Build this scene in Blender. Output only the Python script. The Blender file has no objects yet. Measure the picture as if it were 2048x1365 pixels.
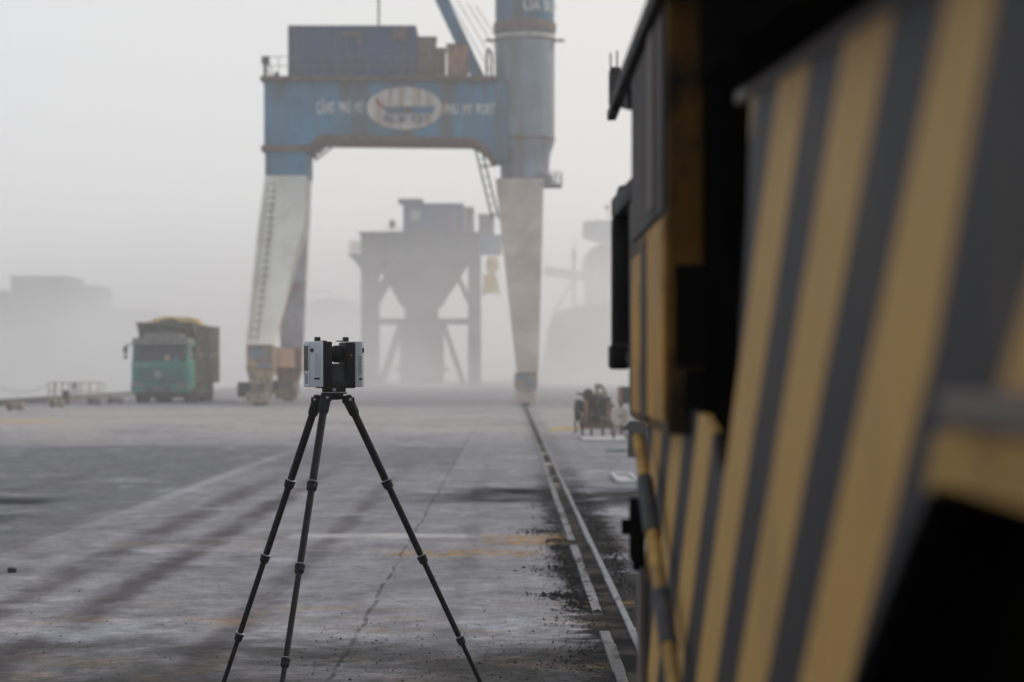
import bpy, bmesh, math, random
from mathutils import Vector, Matrix, noise as mnoise
R = math.radians
sc = bpy.context.scene
C = sc.collection
random.seed(7)

# ------------------------------------------------------------------ camera
H = 1.53            # eye height
K = 4835.0          # focal length in pixels of a 2048 px wide frame (85 mm)
VX, VY = 1018.0, 736.0
cam_d = bpy.data.cameras.new('camera')
cam = bpy.data.objects.new('camera', cam_d); C.objects.link(cam)
cam.location = (0, 0, H); cam.rotation_euler = (R(90), 0, 0)
cam_d.lens = 85; cam_d.sensor_width = 36
cam_d.shift_x = (1024 - VX) / 2048.0
cam_d.shift_y = (VY - 682.5) / 2048.0
cam_d.clip_start = 0.05; cam_d.clip_end = 5000
cam_d.dof.use_dof = True; cam_d.dof.focus_distance = 10.3; cam_d.dof.aperture_fstop = 3.6
sc.camera = cam

# ------------------------------------------------------------------ render / exposure
sc.view_settings.view_transform = 'Standard'; sc.view_settings.look = 'None'
sc.view_settings.exposure = 0.0; sc.view_settings.gamma = 1.0
sc.render.engine = 'CYCLES'
cy = sc.cycles
cy.use_denoising = True
cy.max_bounces = 6; cy.diffuse_bounces = 3; cy.glossy_bounces = 3; cy.transmission_bounces = 4
cy.volume_bounces = 3; cy.transparent_max_bounces = 12

# ------------------------------------------------------------------ world: overcast, dusty sky
SKY_LOW, SKY_TOP, SKY_BACK = 9.2, 7.6, 0.80
SUN_EL, SUN_AZ = R(33), R(62)          # azimuth measured from +Y towards +X
w = bpy.data.worlds.new('World'); sc.world = w; w.use_nodes = True
nt = w.node_tree; nt.nodes.clear()
out = nt.nodes.new('ShaderNodeOutputWorld'); bg = nt.nodes.new('ShaderNodeBackground')
sky = nt.nodes.new('ShaderNodeTexSky'); sky.sky_type = 'NISHITA'; sky.sun_disc = False
sky.sun_elevation = SUN_EL; sky.sun_rotation = SUN_AZ; sky.air_density = 1.0; sky.dust_density = 6.0
tc = nt.nodes.new('ShaderNodeTexCoord'); sep = nt.nodes.new('ShaderNodeSeparateXYZ')
nt.links.new(tc.outputs['Generated'], sep.inputs[0])
def wmap(src, a, b, lo, hi):
    m = nt.nodes.new('ShaderNodeMapRange'); m.interpolation_type = 'SMOOTHSTEP'
    for i, v in ((1, a), (2, b), (3, lo), (4, hi)): m.inputs[i].default_value = v
    nt.links.new(src, m.inputs[0]); return m.outputs[0]
def wmul(a, b):
    m = nt.nodes.new('ShaderNodeMath'); m.operation = 'MULTIPLY'; nt.links.new(a, m.inputs[0]); nt.links.new(b, m.inputs[1]); return m.outputs[0]
# thick dust glow: bright low down and towards the sun, duller overhead and behind
elev = wmap(sep.outputs[2], 0.12, 0.75, SKY_LOW, SKY_TOP)
dot = nt.nodes.new('ShaderNodeVectorMath'); dot.operation = 'DOT_PRODUCT'
nt.links.new(tc.outputs['Generated'], dot.inputs[0]); dot.inputs[1].default_value = (math.sin(R(22)), math.cos(R(22)), 0.0)
side = wmap(dot.outputs['Value'], -0.5, 0.75, SKY_BACK, 1.0)
warm = wmap(dot.outputs['Value'], 0.6, 1.0, 0.0, 1.0)
tcol = nt.nodes.new('ShaderNodeMix'); tcol.data_type = 'RGBA'; nt.links.new(warm, tcol.inputs[0])
tcol.inputs[6].default_value = (0.93, 0.975, 1.06, 1); tcol.inputs[7].default_value = (1.01, 0.995, 0.97, 1)
tint = nt.nodes.new('ShaderNodeVectorMath'); tint.operation = 'SCALE'; nt.links.new(tcol.outputs[2], tint.inputs[0])
nt.links.new(wmul(elev, side), tint.inputs['Scale'])
mx = nt.nodes.new('ShaderNodeMix'); mx.data_type = 'RGBA'; mx.inputs[0].default_value = 0.93
nt.links.new(sky.outputs[0], mx.inputs[6]); nt.links.new(tint.outputs[0], mx.inputs[7])
nt.links.new(mx.outputs[2], bg.inputs[0]); bg.inputs[1].default_value = 0.10
nt.links.new(bg.outputs[0], out.inputs[0])

# ------------------------------------------------------------------ sun (veiled)
sd = bpy.data.lights.new('sun', 'SUN'); sd.energy = 1.9; sd.angle = R(12); sd.color = (1.0, 0.86, 0.68)
so = bpy.data.objects.new('sun', sd); C.objects.link(so)
dirv = Vector((math.sin(SUN_AZ) * math.cos(SUN_EL), math.cos(SUN_AZ) * math.cos(SUN_EL), math.sin(SUN_EL)))
so.rotation_euler = dirv.to_track_quat('Z', 'Y').to_euler()

# ================================================================== helpers
def P(px, py, Y):
    return Vector(((px - VX) / K * Y, Y, H + (VY - py) / K * Y))
def YG(py, z=0.0):
    return K * (H - z) / (py - VY)

def tag(o, label=None, cat=None, group=None, kind=None):
    if label: o['label'] = label
    if cat: o['category'] = cat
    if group: o['group'] = group
    if kind: o['kind'] = kind
    return o
def thing(name, label, cat, loc=(0, 0, 0), rotz=0.0, group=None):
    o = bpy.data.objects.new(name, None); C.objects.link(o)
    o.empty_display_size = 0.2
    o.location = loc; o.rotation_euler = (0, 0, rotz)
    return tag(o, label, cat, group)
def copy_tree(o, parent=None):
    c = o.copy(); C.objects.link(c); c.parent = parent
    for ch in [x for x in C.objects if x.parent == o]:
        copy_tree(ch, c)
    return c

class B:
    """collects shapes into one mesh; coordinates minus origin"""
    def __init__(s, origin=(0, 0, 0)):
        s.bm = bmesh.new(); s.o = Vector(origin)
    def _add(s, vs, fs, bevel=0.0, seg=2):
        vv = [s.bm.verts.new(Vector(v) - s.o) for v in vs]
        ff = [s.bm.faces.new([vv[i] for i in f]) for f in fs]
        if bevel > 0:
            es = set(e for f in ff for e in f.edges)
            bmesh.ops.bevel(s.bm, geom=list(es), offset=bevel, segments=seg, affect='EDGES', profile=0.6, clamp_overlap=True)
        return s
    def box(s, c, size, rz=0.0, bevel=0.0, M=None, seg=2):
        hx, hy, hz = size[0] / 2, size[1] / 2, size[2] / 2
        vs = [Vector((x, y, z)) for x in (-hx, hx) for y in (-hy, hy) for z in (-hz, hz)]
        m = M if M is not None else Matrix.Rotation(rz, 3, 'Z')
        vs = [m @ v + Vector(c) for v in vs]
        return s._add(vs, [(0, 1, 3, 2), (4, 6, 7, 5), (0, 4, 5, 1), (2, 3, 7, 6), (0, 2, 6, 4), (1, 5, 7, 3)], bevel, seg)
    def box2(s, a, b, bevel=0.0, seg=2):
        a = Vector(a); b = Vector(b)
        return s.box((a + b) / 2, (abs(b[0] - a[0]), abs(b[1] - a[1]), abs(b[2] - a[2])), 0, bevel, None, seg)
    def bar(s, p0, p1, w, h, bevel=0.0):
        p0 = Vector(p0); p1 = Vector(p1); d = p1 - p0
        q = d.to_track_quat('Y', 'Z').to_matrix()
        return s.box((p0 + p1) / 2, (w, d.length, h), 0, bevel, q)
    def cyl(s, p0, p1, r0, r1=None, n=16, caps=True):
        if r1 is None: r1 = r0
        p0 = Vector(p0); p1 = Vector(p1); d = (p1 - p0).normalized()
        u = d.orthogonal().normalized(); v = d.cross(u)
        vs = []
        for p, r in ((p0, r0), (p1, r1)):
            for i in range(n):
                a = 2 * math.pi * i / n
                vs.append(p + u * math.cos(a) * r + v * math.sin(a) * r)
        fs = [(i, (i + 1) % n, n + (i + 1) % n, n + i) for i in range(n)]
        if caps: fs += [tuple(reversed(range(n))), tuple(range(n, 2 * n))]
        return s._add(vs, fs)
    def lathe(s, c, axis, prof, n=32):
        c = Vector(c); d = Vector(axis).normalized(); u = d.orthogonal().normalized(); v = d.cross(u)
        vs = []; m = len(prof)
        for (r, t) in prof:
            for i in range(n):
                a = 2 * math.pi * i / n
                vs.append(c + d * t + (u * math.cos(a) + v * math.sin(a)) * max(r, 1e-4))
        fs = [(j * n + i, j * n + (i + 1) % n, (j + 1) * n + (i + 1) % n, (j + 1) * n + i) for j in range(m - 1) for i in range(n)]
        fs += [tuple(reversed(range(n))), tuple(range((m - 1) * n, m * n))]
        return s._add(vs, fs)
    def hexa(s, bot, top, bevel=0.0):
        vs = list(bot) + list(top)
        return s._add(vs, [(3, 2, 1, 0), (4, 5, 6, 7), (0, 1, 5, 4), (1, 2, 6, 5), (2, 3, 7, 6), (3, 0, 4, 7)], bevel)
    def prism(s, poly, off, bevel=0.0):
        n = len(poly); off = Vector(off)
        vs = [Vector(p) for p in poly] + [Vector(p) + off for p in poly]
        fs = [tuple(range(n)), tuple(reversed(range(n, 2 * n)))] + [(i, (i + 1) % n, n + (i + 1) % n, n + i) for i in range(n)]
        return s._add(vs, fs, bevel)
    def tube(s, pts, r, n=8):
        for a, b in zip(pts[:-1], pts[1:]): s.cyl(a, b, r, r, n)
        return s
    def sphere(s, c, r, sub=2, jitter=0.0, sc3=(1, 1, 1)):
        g = bmesh.ops.create_icosphere(s.bm, subdivisions=sub, radius=1.0)
        for v in g['verts']:
            k = 1 + jitter * (random.random() - .5)
            v.co = Vector((v.co.x * sc3[0], v.co.y * sc3[1], v.co.z * sc3[2])) * r * k + Vector(c) - s.o
        return s
    def build(s, name, m, parent=None, smooth=False, loc=None):
        bmesh.ops.recalc_face_normals(s.bm, faces=s.bm.faces)
        me = bpy.data.meshes.new(name); s.bm.to_mesh(me); s.bm.free()
        if smooth:
            for p in me.polygons: p.use_smooth = True
            me.set_sharp_from_angle(angle=R(38))
        o = bpy.data.objects.new(name, me); C.objects.link(o)
        if m: me.materials.append(m)
        if parent is not None: o.parent = parent
        elif loc is None: o.location = s.o
        return o

# node DSL
class NT:
    def __init__(s, m): s.m = m; s.t = m.node_tree
    def n(s, typ, **kw):
        x = s.t.nodes.new(typ)
        for k, v in kw.items(): setattr(x, k, v)
        return x
    def put(s, sock, v):
        if hasattr(v, 'is_output'): s.t.links.new(v, sock)
        elif v is not None: sock.default_value = v
    def math(s, op, a, b=0.0, c=None, clamp=False):
        x = s.n('ShaderNodeMath', operation=op, use_clamp=clamp); s.put(x.inputs[0], a); s.put(x.inputs[1], b)
        if c is not None: s.put(x.inputs[2], c)
        return x.outputs[0]
    def mix(s, f, a, b, blend='MIX'):
        x = s.n('ShaderNodeMix', data_type='RGBA', blend_type=blend); s.put(x.inputs[0], f)
        for i, v in ((6, a), (7, b)):
            if isinstance(v, tuple) and len(v) == 3: v = (*v, 1)
            s.put(x.inputs[i], v)
        return x.outputs[2]
    def noise(s, vec, scale=1.0, detail=4.0, rough=0.5, dist=0.0):
        x = s.n('ShaderNodeTexNoise'); s.put(x.inputs['Vector'], vec); x.inputs['Scale'].default_value = scale
        x.inputs['Detail'].default_value = detail; x.inputs['Roughness'].default_value = rough
        x.inputs['Distortion'].default_value = dist
        return x.outputs[0]
    def ss(s, v, a, b, lo=0.0, hi=1.0):
        x = s.n('ShaderNodeMapRange', interpolation_type='SMOOTHSTEP'); s.put(x.inputs[0], v)
        x.inputs[1].default_value = a; x.inputs[2].default_value = b; x.inputs[3].default_value = lo; x.inputs[4].default_value = hi
        return x.outputs[0]
    def vmul(s, v, k):
        x = s.n('ShaderNodeVectorMath', operation='MULTIPLY'); s.put(x.inputs[0], v); x.inputs[1].default_value = k
        return x.outputs[0]
    def vadd(s, v, k):
        x = s.n('ShaderNodeVectorMath', operation='ADD'); s.put(x.inputs[0], v); s.put(x.inputs[1], k)
        return x.outputs[0]
    def obj(s): return s.n('ShaderNodeTexCoord').outputs['Object']
    def sep(s, v):
        x = s.n('ShaderNodeSeparateXYZ'); s.put(x.inputs[0], v); return x.outputs

def newmat(name):
    m = bpy.data.materials.new(name); m.use_nodes = True
    return m, NT(m), m.node_tree.nodes['Principled BSDF']
def paint(name, col, rough=0.6, metal=0.0, dirt=None, amt=0.4, scale=3.0, streak=0.25, var=0.15, bump=0.0, bscale=40.0, spec=None):
    """procedural worn surface: colour variation, run-down dirt streaks, optional bump"""
    m, t, b = newmat(name)
    v = t.obj()
    n1 = t.noise(v, scale, 5, 0.6)
    base = t.mix(t.ss(n1, 0.3, 0.7), tuple(c * (1 - var) for c in col), tuple(min(1, c * (1 + var)) for c in col))
    if dirt:
        n2 = t.noise(t.vmul(v, (1, 1, streak)), scale * 1.7, 6, 0.65, 0.3)
        f = t.ss(n2, 0.62 - amt * 0.35, 0.78 - amt * 0.2)
        base = t.mix(t.math('MULTIPLY', f, min(1, 0.45 + amt)), base, dirt)
    t.put(b.inputs['Base Color'], base)
    b.inputs['Metallic'].default_value = metal
    t.put(b.inputs['Roughness'], t.ss(n1, 0.2, 0.8, max(0.05, rough - 0.08), min(1, rough + 0.1)))
    b.inputs['Specular IOR Level'].default_value = 0.25 if spec is None else spec
    if bump > 0:
        bp = t.n('ShaderNodeBump'); bp.inputs['Strength'].default_value = bump; bp.inputs['Distance'].default_value = 0.01
        t.put(bp.inputs['Height'], t.noise(v, bscale, 4, 0.6)); t.put(b.inputs['Normal'], bp.outputs[0])
    return m

RUST = (0.16, 0.085, 0.05)
DUST = (0.30, 0.27, 0.24)
M = dict(
    blue=paint('faded_blue_paint', (0.058, 0.185, 0.295), 0.65, dirt=(0.10, 0.10, 0.10), amt=0.55, scale=0.5, streak=0.15, var=0.22),
    navy=paint('navy_container_paint', (0.032, 0.068, 0.165), 0.6, dirt=(0.07, 0.085, 0.12), amt=0.5, scale=2.2, streak=0.04, var=0.2),
    cream=paint('cream_leg_paint', (0.68, 0.67, 0.60), 0.7, dirt=(0.52, 0.48, 0.42), amt=0.35, scale=0.5, streak=0.25, var=0.1),
    tan=paint('tan_leg_paint', (0.47, 0.41, 0.355), 0.7, dirt=(0.37, 0.31, 0.265), amt=0.55, scale=0.5, streak=0.3, var=0.15),
    legshade=paint('shaded_rear_leg_paint', (0.56, 0.59, 0.63), 0.7, dirt=(0.44, 0.30, 0.29), amt=0.4, scale=0.6),  # greyer copy of the leg paint, rear leg's shade put into the colour
    steelgrey=paint('grey_leg_paint', (0.26, 0.28, 0.30), 0.7, dirt=(0.20, 0.19, 0.18), amt=0.4, scale=0.6),
    towerblue=paint('tower_grey_blue', (0.21, 0.26, 0.32), 0.5, dirt=(0.17, 0.15, 0.145), amt=0.55, scale=0.55, streak=0.12, var=0.2),
    rust=paint('rusty_steel', (0.15, 0.10, 0.08), 0.85, dirt=(0.09, 0.06, 0.05), amt=0.6, scale=1.5, var=0.3),
    rustorange=paint('rusty_orange_paint', (0.33, 0.19, 0.115), 0.8, dirt=(0.16, 0.115, 0.09), amt=0.6, scale=2.2, var=0.3),
    brown=paint('dusty_brown_steel', (0.13, 0.10, 0.085), 0.85, dirt=(0.20, 0.17, 0.14), amt=0.5, scale=1.5, var=0.25),
    dark=paint('dark_steel', (0.05, 0.05, 0.052), 0.7, dirt=(0.11, 0.10, 0.09), amt=0.4, scale=2.0, var=0.25),
    white=paint('dusty_white_paint', (0.55, 0.53, 0.50), 0.7, dirt=(0.33, 0.24, 0.16), amt=0.55, scale=1.8, streak=0.08, var=0.1),
    letter=paint('faded_white_lettering', (0.62, 0.62, 0.60), 0.7, dirt=(0.35, 0.35, 0.34), amt=0.4, scale=2.0, var=0.2),
    red=paint('faded_red_paint', (0.35, 0.05, 0.045), 0.7, dirt=(0.2, 0.1, 0.08), amt=0.3, scale=3.0),
    green=paint('dusty_green_cab_paint', (0.02, 0.23, 0.17), 0.45, dirt=(0.13, 0.15, 0.13), amt=0.35, scale=2.0, var=0.15),
    bedgrey=paint('dusty_tipper_steel', (0.13, 0.125, 0.115), 0.8, dirt=(0.24, 0.21, 0.17), amt=0.55, scale=1.5, streak=0.5, var=0.2),
    cabgrey=paint('dusty_grey_visor', (0.20, 0.20, 0.19), 0.7, dirt=(0.14, 0.13, 0.12), amt=0.4, scale=2.5),
    glass=paint('dusty_windscreen', (0.035, 0.04, 0.055), 0.22, dirt=(0.10, 0.095, 0.10), amt=0.4, scale=2.5, var=0.2),
    rubber=paint('black_rubber', (0.022, 0.022, 0.023), 0.85, dirt=(0.06, 0.055, 0.05), amt=0.35, scale=5.0, bump=0.3),
    grain=paint('yellow_grain', (0.50, 0.33, 0.12), 0.95, dirt=(0.42, 0.30, 0.16), amt=0.5, scale=4.0, var=0.2, bump=0.6, bscale=30),
    yblock=paint('faded_yellow_block', (0.46, 0.33, 0.20), 0.85, dirt=(0.17, 0.155, 0.15), amt=0.75, scale=2.5, streak=1.0, var=0.2),
    concrete=paint('quay_concrete', (0.16, 0.155, 0.15), 0.9, dirt=(0.09, 0.085, 0.08), amt=0.5, scale=1.0, streak=1.0, var=0.15, bump=0.4, bscale=20),
    pinkrail=paint('faded_pink_rail', (0.45, 0.36, 0.33), 0.7, dirt=(0.35, 0.16, 0.08), amt=0.4, scale=4.0, var=0.2),
    yellow=paint('bright_yellow_paint', (0.62, 0.42, 0.05), 0.6, dirt=(0.3, 0.22, 0.1), amt=0.35, scale=2.0, var=0.2),
    ghost=paint('weathered_grey_cladding', (0.15, 0.155, 0.165), 0.85, dirt=(0.11, 0.10, 0.10), amt=0.4, scale=0.2, streak=0.3, var=0.15),
    ghost2=paint('weathered_slate_steel', (0.075, 0.085, 0.10), 0.85, dirt=(0.11, 0.09, 0.09), amt=0.45, scale=0.25, streak=0.3, var=0.2),
    palewhite=paint('pale_cladding', (0.34, 0.355, 0.36), 0.8, dirt=(0.3, 0.28, 0.26), amt=0.4, scale=0.3, var=0.1),
    pinkdome=paint('faded_red_dome', (0.22, 0.14, 0.13), 0.85, dirt=(0.25, 0.17, 0.15), amt=0.4, scale=0.3, var=0.15),
    coalpile=paint('bulk_heap_cover', (0.07, 0.08, 0.095), 0.95, dirt=(0.10, 0.10, 0.11), amt=0.4, scale=0.1, var=0.2, bump=0.5, bscale=1.0),
    # instrument
    shell=paint('light_grey_plastic', (0.50, 0.525, 0.575), 0.42, dirt=(0.42, 0.44, 0.475), amt=0.12, scale=14, var=0.04, bump=0.05, bscale=900),
    shell2=paint('mid_grey_plastic', (0.36, 0.375, 0.41), 0.5, dirt=(0.30, 0.31, 0.34), amt=0.12, scale=14, var=0.04, bump=0.05, bscale=900),
    black=paint('black_plastic', (0.006, 0.0062, 0.007), 0.5, spec=.14, dirt=(0.02, 0.02, 0.021), amt=0.2, scale=20, var=0.1, bump=0.08, bscale=700),
    blackmatt=paint('matt_black_panel', (0.006, 0.006, 0.006), 0.6, var=0.1, scale=20),
    greyd=paint('dark_grey_moulding', (0.022, 0.023, 0.026), 0.5, spec=.15, dirt=(0.045, 0.045, 0.05), amt=0.2, scale=18, var=0.1),
    screen=paint('dark_display_glass', (0.022, 0.017, 0.014), 0.3, dirt=(0.035, 0.028, 0.022), amt=0.3, scale=25, var=0.2, spec=.08),
    alu=paint('worn_aluminium', (0.30, 0.30, 0.31), 0.4, metal=0.8, var=0.1, scale=20),
    orange=paint('orange_marking', (0.30, 0.13, 0.02), 0.6, var=0.1, scale=20),
    carbon=paint('black_carbon_tube', (0.005, 0.005, 0.0055), 0.45, spec=.12, dirt=(0.018, 0.018, 0.02), amt=0.3, scale=30, streak=0.1, var=0.2, bump=0.15, bscale=260),
    carbonlit=paint('lit_carbon_tube', (0.009, 0.0095, 0.011), 0.5, spec=.1, dirt=(0.035, 0.036, 0.04), amt=0.3, scale=30, streak=0.1, var=0.2, bump=0.15, bscale=260),  # paler copy of the carbon tube, centre leg's extra light painted in
    # foreground machine
    mblack=paint('black_steel_and_recess_shade', (0.002, 0.002, 0.002), 0.8, dirt=(0.006, 0.004, 0.002), amt=0.4, scale=3, var=0.3, spec=0.0),
    mdark=paint('dark_machine_plastic', (0.010, 0.010, 0.011), 0.6, spec=.12, dirt=(0.025, 0.022, 0.02), amt=0.3, scale=6, var=0.2),
    myellow=paint('ochre_machine_paint', (0.42, 0.21, 0.022), 0.55, spec=.12, dirt=(0.10, 0.05, 0.02), amt=0.45, scale=5, streak=0.5, var=0.2),
    mbrown=paint('shaded_ochre_paint', (0.13, 0.062, 0.010), 0.6, dirt=(0.012, 0.009, 0.006), spec=.1, amt=0.55, scale=5, streak=0.5, var=0.25),  # ochre darkened so the colour itself carries the cab front's shade
    mgrey=paint('grey_band_paint', (0.055, 0.055, 0.06), 0.7, spec=.1, dirt=(0.12, 0.10, 0.09), amt=0.3, scale=8, var=0.15),
    fender=paint('dusty_ochre_fender', (0.42, 0.255, 0.075), 0.7, dirt=(0.22, 0.13, 0.05), amt=0.45, scale=9, streak=1, var=0.2, spec=.1),
    tyre=paint('brown_dusted_tyre', (0.016, 0.010, 0.006), 0.9, dirt=(0.035, 0.020, 0.010), amt=0.5, scale=5, var=0.3, spec=.05),
    mledge=paint('grey_brown_ledge', (0.13, 0.108, 0.10), 0.7, dirt=(0.12, 0.09, 0.06), amt=0.4, scale=8, var=0.15),
    postdark=paint('sooty_post_steel', (0.012, 0.012, 0.013), 0.8, dirt=(0.03, 0.03, 0.03), amt=0.3, scale=5, spec=0.0),
    coal=paint('coal_crumbs', (0.010, 0.010, 0.011), 0.9, dirt=(0.02, 0.02, 0.02), amt=0.3, scale=30, var=0.3, spec=0.0),
    teal=paint('teal_rag', (0.03, 0.11, 0.09), 0.9, dirt=(0.05, 0.06, 0.05), amt=0.4, scale=8, var=0.2),
    slabw=paint('pale_dusty_slab', (0.42, 0.42, 0.44), 0.85, dirt=(0.25, 0.24, 0.24), amt=0.4, scale=2.0, streak=1.0, var=0.1),
)
def text_mesh(body, size, width, loc, m, name, parent, origin, depth=0.01, cyl=None, tilt=0):
    cu = bpy.data.curves.new(name, 'FONT'); cu.body = body; cu.size = size; cu.extrude = depth; cu.offset = size * 0.026
    cu.align_x = 'CENTER'; cu.align_y = 'CENTER'
    o = bpy.data.objects.new(name, cu); C.objects.link(o)
    dg = bpy.context.evaluated_depsgraph_get(); dg.update()
    me = bpy.data.meshes.new_from_object(o.evaluated_get(dg))
    bpy.data.objects.remove(o); bpy.data.curves.remove(cu)
    xs = [v.co.x for v in me.vertices]; w0 = max(xs) - min(xs)
    for v in me.vertices:
        x, y, z = v.co.x * width / w0, v.co.y, v.co.z
        if cyl:
            rr = cyl; a = x / rr
            v.co = Vector((rr * math.sin(a), -rr * math.cos(a) - z + rr, y))
        else:
            v.co = Vector((x, -z, y))
        v.co += Vector(loc) - Vector(origin)
    me.materials.append(m)
    r = bpy.data.objects.new(name, me); C.objects.link(r); r.parent = parent
    return r

# ================================================================== setting
# ---- quay paving (one sheet)
def ground_mat():
    m, t, b = newmat('quay_paving_concrete')
    v = t.obj(); X, Y, Z = t.sep(v)
    # gentle warp so that edges are never ruler straight
    wn = t.noise(v, 0.9, 4, 0.6); w1 = t.math('MULTIPLY', t.math('SUBTRACT', wn, 0.5), 0.5)
    Xw = t.math('ADD', X, w1)
    wn2 = t.noise(t.vadd(v, (31, 7, 3)), 0.35, 6, 0.65); w2 = t.math('MULTIPLY', t.math('SUBTRACT', wn2, 0.5), 9.0)
    Yw = t.math('ADD', Y, w2)
    def band(v, a, b_, s):   # 1 inside a..b_
        return t.math('MULTIPLY', t.ss(v, a - s, a + s), t.ss(v, b_ - s, b_ + s, 1, 0))
    big = t.noise(v, 0.16, 5, 0.6); mid = t.noise(t.vadd(v, (5, 9, 0)), 0.9, 7, 0.68, 0.4); fine = t.noise(v, 14, 6, 0.75)
    grit = t.noise(v, 90, 3, 0.7)
    longi = t.noise(t.vmul(v, (3.5, 0.22, 1)), 1.0, 6, 0.65)     # wheel-polished lengthwise wear
    col = t.mix(t.ss(mid, 0.32, 0.68), (0.185, 0.188, 0.208), (0.320, 0.320, 0.348))
    col = t.mix(t.math('MULTIPLY', t.ss(big, 0.35, 0.65), 0.35), col, (0.31, 0.295, 0.29))
    col = t.mix(t.math('MULTIPLY', t.ss(longi, 0.48, 0.72), 0.42), col, (0.37, 0.37, 0.40))
    # dark asphalt bay on the left and behind
    bay = t.math('MULTIPLY', t.ss(t.math('ADD', X, t.math('MULTIPLY', w1, .35)), -4.35, -4.05, 1, 0), band(Yw, 20, 47, 1.6))
    bay2 = t.math('MULTIPLY', t.ss(t.math('ADD', X, t.math('MULTIPLY', w1, .15)), -0.95, -0.8, 1, 0), band(Yw, 37, 47, 1.5))
    bay = t.math('MAXIMUM', bay, t.math('MULTIPLY', bay2, .75))
    col = t.mix(t.math('MULTIPLY', bay, 0.74), col, t.mix(fine, (0.108, 0.113, 0.126), (0.185, 0.190, 0.206)))
    # pale dust drift further off
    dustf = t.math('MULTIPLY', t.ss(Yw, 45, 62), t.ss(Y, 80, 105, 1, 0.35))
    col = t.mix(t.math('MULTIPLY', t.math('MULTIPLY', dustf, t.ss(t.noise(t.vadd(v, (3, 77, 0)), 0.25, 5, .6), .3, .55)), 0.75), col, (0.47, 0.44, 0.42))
    # near dark dusty patch
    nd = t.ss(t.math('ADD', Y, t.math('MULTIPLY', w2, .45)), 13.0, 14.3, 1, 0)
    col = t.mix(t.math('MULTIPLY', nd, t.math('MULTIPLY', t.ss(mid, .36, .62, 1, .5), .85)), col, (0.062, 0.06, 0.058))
    # tyre tracks parallel with the rail
    for xc, wd, k in ((-2.63, .10, .8), (-3.25, .11, .66), (-1.6, .075, .6), (-6.1, .12, .4), (-0.35, .06, .25)):
        xd = t.math('ABSOLUTE', t.math('SUBTRACT', t.math('ADD', X, t.math('MULTIPLY', w1, .45)), xc))
        f = t.math('MULTIPLY', t.ss(xd, wd * .3, wd * 2.4, 1, 0), t.ss(t.noise(t.vmul(v, (2, .5, 1)), 1.3, 4, .6), .30, .55, .35, 1))
        f = t.math('MULTIPLY', f, t.ss(Y, 28, 42, 1, 0))
        col = t.mix(t.math('MULTIPLY', f, k), col, (0.075, 0.067, 0.07))
    # soot band across, and soot round the rail
    sb = t.math('MULTIPLY', band(t.math('ADD', Y, t.math('MULTIPLY', w2, .25)), 27.2, 30.9, .6), t.ss(Xw, -1.7, 0.1, .1, 1)); sb = t.math('MULTIPLY', sb, t.ss(X, -2.6, -1.4))
    col = t.mix(t.math('MULTIPLY', sb, t.ss(t.noise(t.vadd(v, (8, 8, 0)), 1.3, 9, .72), .36, .56, .45, 1)), col, (0.010, 0.010, 0.011))
    jag = t.math('MULTIPLY', t.math('SUBTRACT', t.noise(v, 3.2, 7, 0.75), 0.5), 1.1)
    sr = band(t.math('ADD', X, t.math('MULTIPLY', jag, .8)), 0.38, 1.0, 0.09); sr = t.math('MULTIPLY', sr, t.ss(Yw, 27, 40, 1, 0.22))
    col = t.mix(t.math('MULTIPLY', sr, .97), col, t.mix(fine, (0.008, 0.008, 0.009), (0.032, 0.031, 0.031)))
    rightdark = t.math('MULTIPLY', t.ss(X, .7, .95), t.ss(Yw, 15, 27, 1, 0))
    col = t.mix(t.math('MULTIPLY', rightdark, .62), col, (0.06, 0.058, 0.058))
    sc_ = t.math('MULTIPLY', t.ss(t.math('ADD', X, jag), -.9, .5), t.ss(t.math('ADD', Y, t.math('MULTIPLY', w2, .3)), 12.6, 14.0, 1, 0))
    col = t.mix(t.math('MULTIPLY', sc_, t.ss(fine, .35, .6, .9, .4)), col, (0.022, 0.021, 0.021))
    for y0_, y1_, x1_ in ((27.0, 28.3, -5.0), (23.4, 25.2, -4.9)):
        bs = t.math('MULTIPLY', band(t.math('ADD', Y, t.math('MULTIPLY', jag, .8)), y0_, y1_, .35), t.ss(t.math('ADD', X, t.math('MULTIPLY', jag, .8)), x1_ - .5, x1_ + .1, 1, 0))
        col = t.mix(t.math('MULTIPLY', bs, .85), col, (0.018, 0.018, 0.02))
    ls = t.math('MULTIPLY', band(t.math('ADD', X, t.math('MULTIPLY', w1, .35)), -4.12, -3.92, .03), band(Y, 26, 44, 3))
    col = t.mix(t.math('MULTIPLY', ls, .55), col, (0.38, 0.38, 0.41))
    # white-blue scuffs and orange grain dust lying in cross streaks
    st = t.noise(t.vmul(v, (1.0, 0.75, 1)), 1.1, 6, 0.62, 0.5)
    wb = t.math('MULTIPLY', band(t.math('ADD', Y, t.math('MULTIPLY', jag, .35)), 21.75, 22.3, .16), band(Xw, -1.95, -.40, .12))
    col = t.mix(t.math('MULTIPLY', wb, t.ss(st, .34, .50)), col, (0.46, 0.46, 0.48))
    bl = t.ss(t.noise(t.vadd(t.vmul(v, (1.0, 0.7, 1)), (17, 3, 0)), 0.8, 6, .62, .4), .55, .70)
    col = t.mix(t.math('MULTIPLY', bl, .5), col, (0.46, 0.475, 0.53))
    og = t.noise(t.vadd(v, (9, 41, 0)), 1.7, 7, .7, .4)
    ob = t.math('MAXIMUM', band(Y, 14.0, 15.9, .3), t.math('MAXIMUM', t.math('MULTIPLY', band(Y, 19.6, 22.4, .35), .55), t.math('MULTIPLY', band(Y, 11.9, 12.9, .3), .6)))
    of = t.math('MULTIPLY', t.math('MULTIPLY', t.ss(og, .50, .70), ob), t.ss(X, -4.5, -1.0, .35, .62))
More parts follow.
